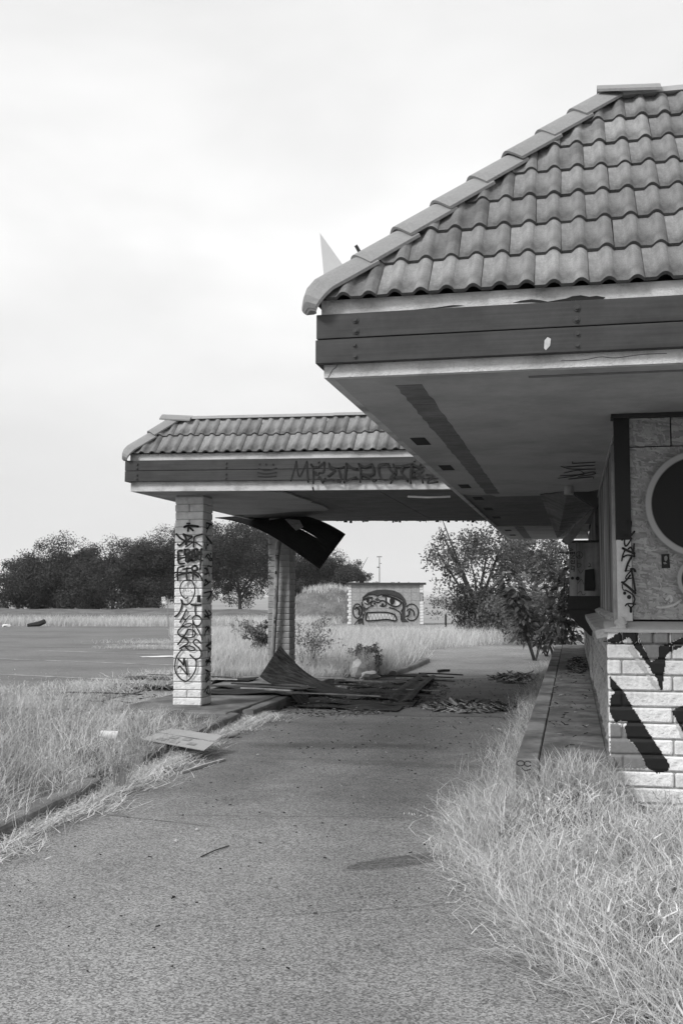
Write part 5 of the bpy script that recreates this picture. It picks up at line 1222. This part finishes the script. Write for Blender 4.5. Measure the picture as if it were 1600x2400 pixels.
for i in range(20):
    for j in range(8):
        a, b = 2 * math.pi * i / 20, 2 * math.pi * j / 8; rr = .27 + .10 * math.cos(b); tyre_v.append((rr * math.cos(a), rr * math.sin(a), .13 + .12 * math.sin(b)))
        tyre_f.append((i * 8 + j, ((i + 1) % 20) * 8 + j, ((i + 1) % 20) * 8 + (j + 1) % 8, i * 8 + (j + 1) % 8))
bm.free(); o = mesh('old_tyre', tyre_v, tyre_f, 'rubber', None, True); o.location = (t0.x, 57.5, -.02); o.rotation_euler = (.1, 0, 0); tag(o, 'old dark tyre lying in the grass left of the shed', 'tyre')
# far left verge: log and white litter
lg = at('Z', .1, 140, 1462); bm = bmesh.new(); tube_into(bm, [Vector((lg.x - .55, 51, .08)), Vector((lg.x + .1, 51, .16)), Vector((lg.x + .4, 51, .28))], [.08, .14, .13], 7); tag(from_bm('dark_log', bm, 'rubber'), 'dark broken log lying on the far verge at left', 'log')
def crumple(name, c, s, mat_, seed, label, cat, group=None, flat=.5):
    r = random.Random(seed); bm = bmesh.new(); bmesh.ops.create_icosphere(bm, subdivisions=2, radius=1)
    for v in bm.verts: k = r.uniform(.65, 1.15); v.co = Vector((v.co.x * s[0] * k, v.co.y * s[1] * k, max(-.6, v.co.z) * s[2] * k))
    o = from_bm(name, bm, mat_); o.location = c; o.rotation_euler = (0, 0, r.uniform(0, 6)); return tag(o, label, cat, group)
crumple('white_litter', Vector((at('Z', 0, 120, 1458).x, 51.3, .08)), (.25, .15, .12), 'white_stuff', 1, 'white scrap beside the dark log on the far verge', 'litter')
crumple('white_litter', at('Z', .02, 15, 1468), (.5, .25, .12), 'white_stuff', 2, 'white scrap on the far verge at the left picture edge', 'litter')
crumple('white_litter', at('Z', .01, 378, 1539), (.55, .22, .03), 'white_stuff', 3, 'flat white sheet lying on the parking lot beside the near column', 'litter')
crumple('white_litter', at('Z', .03, 1168, 1506), (.22, .12, .12), 'white_stuff', 4, 'white scrap at the far bend of the drive', 'litter')
for i, (xd, yd, s, lab) in enumerate(((822, 1548, .24, 'tall pale rock under the dark weed by the kerb'), (850, 1554, .2, 'rounded pale rock right of the tall one'), (831, 1560, .08, 'small pale stone in front of the two rocks'))):
    crumple('pale_rock', at('Z', s * .35, xd * k_, yd * k_), (s, s * .8, s * (1.1 if i == 0 else .6)), 'rock', 30 + i, lab, 'rock')

# ================================================================== DEBRIS
def warp(u, v, s): return .012 * math.sin(u * 5 + s) + .02 * math.sin(v * 4 + s * 2) + .012 * math.sin(u * 13 + s * 3)
def kerb_h(x, y):       # height of the ground the sheets lie on
    if -4.18 < x < -3.98 and 13.3 < y < 16.4: return .135
    if -5.75 < x <= -4.16 and 12.75 < y < 18.9: return .15
    return 0.0
def fallen(x0, x1, y0, y1, label, seed, mat_='debriswood', skew=0.0, lift=.014, n=14):
    hs_ = [max(kerb_h(x0 + (x1 - x0) * (i + d_) / n, (y0 + y1) / 2) for d_ in (-.6, 0, .6)) for i in range(n + 1)]
    def fn(u, v):
        u_ = min(max(u, 0), 1); i = u_ * n; a = hs_[int(i)]; b = hs_[min(n, int(i) + 1)]
        return (x0 + (x1 - x0) * u, y0 + (y1 - y0) * v + skew * u + .04 * math.sin(u * 4 + seed), a + (b - a) * (i - int(i)) + lift + abs(warp(u, v, seed)))
    o = patch('fallen_ceiling_sheet', fn, n * 2, 5, mat_, None, .012, 1); return tag(o, label, 'wood sheet', 'fallen ceiling sheets under the canopy')
fs = [(-8.35, -5.85, 19.3, 20.1, 'dark wood sheet lying left of the near column, the farther one there'), (-7.9, -5.3, 17.3, 17.9, 'dark wood sheet lying left of the near column, the closer one there'),
      (-5.6, -3.85, 15.0, 15.6, 'short dark sheet draped over the kerb, nearest the near column'), (-5.5, -3.95, 16.0, 16.6, 'dark sheet on the pad just behind the near column'),
      (-3.85, -2.35, 14.75, 15.35, 'nearest of the flat dark strips lying across the drive'), (-3.9, -2.25, 15.42, 16.15, 'second nearest flat dark strip across the drive'),
      (-4.0, -2.35, 16.25, 17.05, 'third flat dark strip across the drive, by the curled sheet'), (-3.6, -2.3, 17.15, 18.0, 'fourth flat dark strip across the drive'),
      (-3.8, -2.45, 18.15, 19.1, 'fifth flat dark strip across the drive'), (-4.3, -2.75, 19.3, 20.3, 'sixth flat dark strip across the drive'), (-4.2, -3.0, 20.5, 21.5, 'farthest flat dark strip across the drive, by the rocks')]
for i, (x0, x1, y0, y1, lab) in enumerate(fs): fallen(x0, x1, y0, y1, lab, i * 1.7 + .3, 'debriswood' if i % 3 else 'debriswood2', skew=.12 * math.sin(i))
near_ = [D(16.9, 597, 1553), D(16.8, 640, 1588), D(16.5, 700, 1586), D(16.2, 790, 1602)]
far_ = [D(17.75, 643, 1482), D(17.7, 678, 1522), D(17.6, 712, 1574), D(17.5, 820, 1586)]
tag(patch('curled_ceiling_sheet', lambda u, v: bez(near_, u) * (1 - v) + bez(far_, u) * v, 18, 14, 'debriswood', None, .012, 1), 'large dark grooved sheet curling up against the far column', 'wood sheet')
a_, b_ = D(15.6, 893, 1612), D(15.9, 955, 1618); c_, d_2 = D(19.6, 985, 1552), D(19.6, 945, 1552)
lo_, hi_ = [at('Z', .05, 893 * k_, 1608 * k_), at('Z', .07, 912 * k_, 1580 * k_), at('Z', .05, 968 * k_, 1548 * k_)], [at('Z', .05, 945 * k_, 1612 * k_), at('Z', .08, 968 * k_, 1580 * k_), at('Z', .05, 1000 * k_, 1556 * k_)]
tag(patch('splintered_panel', lambda u, v: bez(lo_, u) * (1 - v) + bez(hi_, u) * v + Vector((0, 0, .02 * math.sin(9 * v))), 12, 7, 'debriswood', None, .02, 1), 'splintered dark panel lying lengthwise on top of the fallen strips', 'wood sheet')
def stick(name, a, b, w, mat_, label, cat='stick'):
    bm = bmesh.new(); tube_into(bm, [Vector(a), Vector(a).lerp(Vector(b), .5) + Vector((0, 0, .006)), Vector(b)], [w, w, w * .9], 4); return tag(from_bm(name, bm, mat_), label, cat)
stick('wood_lath', at('Z', .012, 425, 1811), at('Z', .012, 527, 1780), .014, 'stick', 'pale wooden lath lying on the asphalt by the kerb')
stick('dark_stick', at('Z', .03, 1026, 1573), at('Z', .03, 1052, 1571), .035, 'dark_stick', 'short black stick lying on the far drive')
stick('thin_twig', at('Z', .005, 471, 2008), at('Z', .005, 537, 1982), .004, 'dark_stick', 'thin dark twig lying on the asphalt in the left foreground')
rl = random.Random(77)
for i in range(22):                                  # thin broken battens strewn over and around the sheets
    yy = 14.6 + i * .31 + rl.uniform(-.1, .1); L_ = rl.uniform(.5, 1.9); xa = rl.uniform(-5.4, -2.6) if i % 4 else rl.uniform(-8.0, -6.4); an = rl.gauss(0, .10); zz = kerb_h(xa, yy) + rl.uniform(.06, .09)
    xb, yb = xa + L_ * math.cos(an), yy + L_ * math.sin(an); xb = min(xb, -2.1)
    stick('broken_batten', (xa, yy, max(zz, kerb_h(xb, yb) + .05)), (xb, yb, max(kerb_h(xb, yb) + .05, zz - .02)), rl.uniform(.010, .022), rl.choice(('debriswood', 'debriswood2', 'dark_stick', 'litter')), 'thin broken batten strewn among the fallen ceiling sheets', 'batten')['group'] = 'battens among the fallen sheets'
# heaps of broken board and leaves
def heap(name, cx, cy, rx, ry, n, label, seed, size=.08, hz=.06, dark=.6, z0=0.0, flatness=.35, mat_='litter_dark'):
    r = np.random.default_rng(seed); a = r.uniform(0, 6.28, n); q = np.sqrt(r.uniform(0, 1, n)); c = np.stack([cx + np.cos(a) * q * rx, cy + np.sin(a) * q * ry, z0 + r.uniform(.0, 1, n) * hz * (1 - q ** 2) + .006], 1)
    u = np.stack([np.cos(b := r.normal(0, .55, n)), np.sin(b), r.normal(0, flatness, n)], 1); v = np.stack([-np.sin(b), np.cos(b), r.normal(0, flatness, n)], 1)
    s = size * r.uniform(.25, 1.2, (n, 1)); t_ = s * r.uniform(.06, .4, (n, 1)) ** 1.2; th = np.array([0, 0, .006])
    V = np.stack([c - u * s - v * t_, c + u * s - v * t_ * .7, c + u * s * .8 + v * t_, c - u * s * .9 + v * t_ * .8], 1); V = np.concatenate([V, V + th], 1).reshape(-1, 3)
    i = (np.arange(n) * 8)[:, None]; F = np.concatenate([i + np.array([f]) for f in ((3, 2, 1, 0), (4, 5, 6, 7), (0, 1, 5, 4), (1, 2, 6, 5), (2, 3, 7, 6), (3, 0, 4, 7))], 0)
    V[:, 2] = np.maximum(V[:, 2], z0 + .002)
    o = np_mesh(name, V, None, F, mat_, None, np.repeat((r.uniform(0, 1, n) > dark) * r.uniform(.3, 1, n), 8)); return tag(o, label, 'debris', kind='stuff')
mat('litter_mix', .20, .3, 8, .9, tint=.9)
heap('debris_pile', -1.0, 21.0, .55, 1.3, 800, 'heap of broken boards and leaves on the drive, the farther one by the walk', 1, .09, .05, .3, mat_='litter_mix')
heap('debris_pile', -1.45, 15.4, .62, .75, 900, 'heap of broken boards on the drive, the closer one by the walk', 2, .10, .04, .3, mat_='litter_mix')
heap('leaf_litter', -.05, 12.0, .22, 4.6, 90, 'dead leaves and chips scattered on the raised walk', 3, .022, .01, .6, .556, mat_='litter_mix')
heap('leaf_litter', .06, 16.5, .16, 2.0, 260, 'thick litter along the wall at the far end of the walk', 6, .03, .05, .7, .556, mat_='litter_mix')
heap('leaf_litter', -3.2, 17.2, 1.2, 3.4, 1500, 'leaf litter and chips among the fallen sheets', 4, .03, .03, .65, 0.0, mat_='litter_mix')
heap('leaf_litter', -2.0, 15.6, 1.9, 5.5, 700, 'scattered chips and leaves over the drive under the canopy', 5, .014, .0, .6, 0.0, mat_='litter_mix')
heap('leaf_litter', -6.5, 16.5, 1.8, 2.0, 420, 'scattered chips left of the near column', 7, .05, .0, .6, 0.0, mat_='litter_mix')
heap('pebbles', -1.9, 7.5, 1.5, 3.6, 260, 'tiny chips of stone scattered over the asphalt', 8, .010, .0, .3, 0.0, .1, mat_='litter_mix')
for i, (xd, yd, lab) in enumerate(((405, 1931, 'pale pebble on the asphalt in the left foreground, the larger of two'), (452, 1905, 'pale pebble on the asphalt, the smaller of two'), (592, 1733, 'pale pebble in the middle of the drive'), (1139, 1905, 'pale pebble at the edge of the right grass bed'))):
    crumple('pebble', at('Z', .008, xd * k_, yd * k_), (.016, .011, .009), 'rock', 60 + i, lab, 'pebble')
# cardboard over the kerb
cb = tag(empty('cardboard_sheet', at('Z', 0, 430, 1745)), 'flattened cardboard box lying over the kerb in the left foreground', 'cardboard')
q4 = [at('Z', .17, 331, 1733), at('Z', .10, 478, 1760), at('Z', .16, 522, 1727), at('Z', .20, 400, 1710)]
thick('cardboard_flap', [q4[0], q4[1], q4[1].lerp(q4[2], .55), q4[0].lerp(q4[3], .62)], .006, 'cardboard', cb)
thick('cardboard_flap', [p + Vector((0, 0, .008)) for p in (q4[0].lerp(q4[3], .60), q4[1].lerp(q4[2], .60), q4[2], q4[3])], .006, 'cardboard', cb)
nrm = Vector((0, 0, .0105))
for (u0, v0) in ((.18, .12), (.40, .10), (.28, .36), (.50, .38), (.66, .16)):
    def cq(u, v): return (q4[0].lerp(q4[3], v)).lerp(q4[1].lerp(q4[2], v), u) + Vector((0, 0, .0085))
    mesh('printed_patch', [cq(u0, v0), cq(u0 + .13, v0), cq(u0 + .13, v0 + .16), cq(u0, v0 + .16)], [(0, 1, 2, 3)], 'pipe', cb)
# cup in the grass, can on the asphalt
def lathe(name, prof, mat_, parent=None, seg=18):
    V = [(r_ * math.cos(2 * math.pi * k / seg), r_ * math.sin(2 * math.pi * k / seg), z) for r_, z in prof for k in range(seg)]
    F = [(i * seg + k, i * seg + (k + 1) % seg, (i + 1) * seg + (k + 1) % seg, (i + 1) * seg + k) for i in range(len(prof) - 1) for k in range(seg)]
    F.append(tuple(reversed(range(seg)))); return mesh(name, V, F, mat_, parent, True)
cup = lathe('foam_cup', [(.034, 0), (.048, .17), (.051, .172), (.051, .180), (.045, .178), (.032, .012)], 'white_stuff'); cup.location = at('Z', .2, 237, 1720); cup.rotation_euler = (0, R(96), R(8)); tag(cup, 'white foam cup lying in the dry grass near the cardboard', 'cup')
can_ = lathe('drink_can', [(.026, 0), (.033, .008), (.033, .108), (.027, .118), (.025, .116)], 'pipe'); can_.location = at('Z', .035, 535, 1722); can_.rotation_euler = (0, R(90), R(20)); tag(can_, 'crushed drink can on the asphalt beside the kerb end', 'can')

# ================================================================== AIR
hz = from_bm('haze', box_bm(-11000, 11000, -1000, 11500, -3.2, 330), None); hz['kind'] = 'stuff'; hz['label'] = 'pale haze in the air over the whole place'
hm = bpy.data.materials.new('haze'); hm.use_nodes = True; ht = hm.node_tree; ht.nodes.clear()
pv = N(ht, 'ShaderNodeVolumePrincipled'); pv.inputs['Color'].default_value = (.95, .95, .95, 1); pv.inputs['Density'].default_value = 2.2e-4; pv.inputs['Anisotropy'].default_value = .0
ho = N(ht, 'ShaderNodeOutputMaterial'); ht.links.new(pv.outputs[0], ho.inputs['Volume']); hz.data.materials.append(hm)
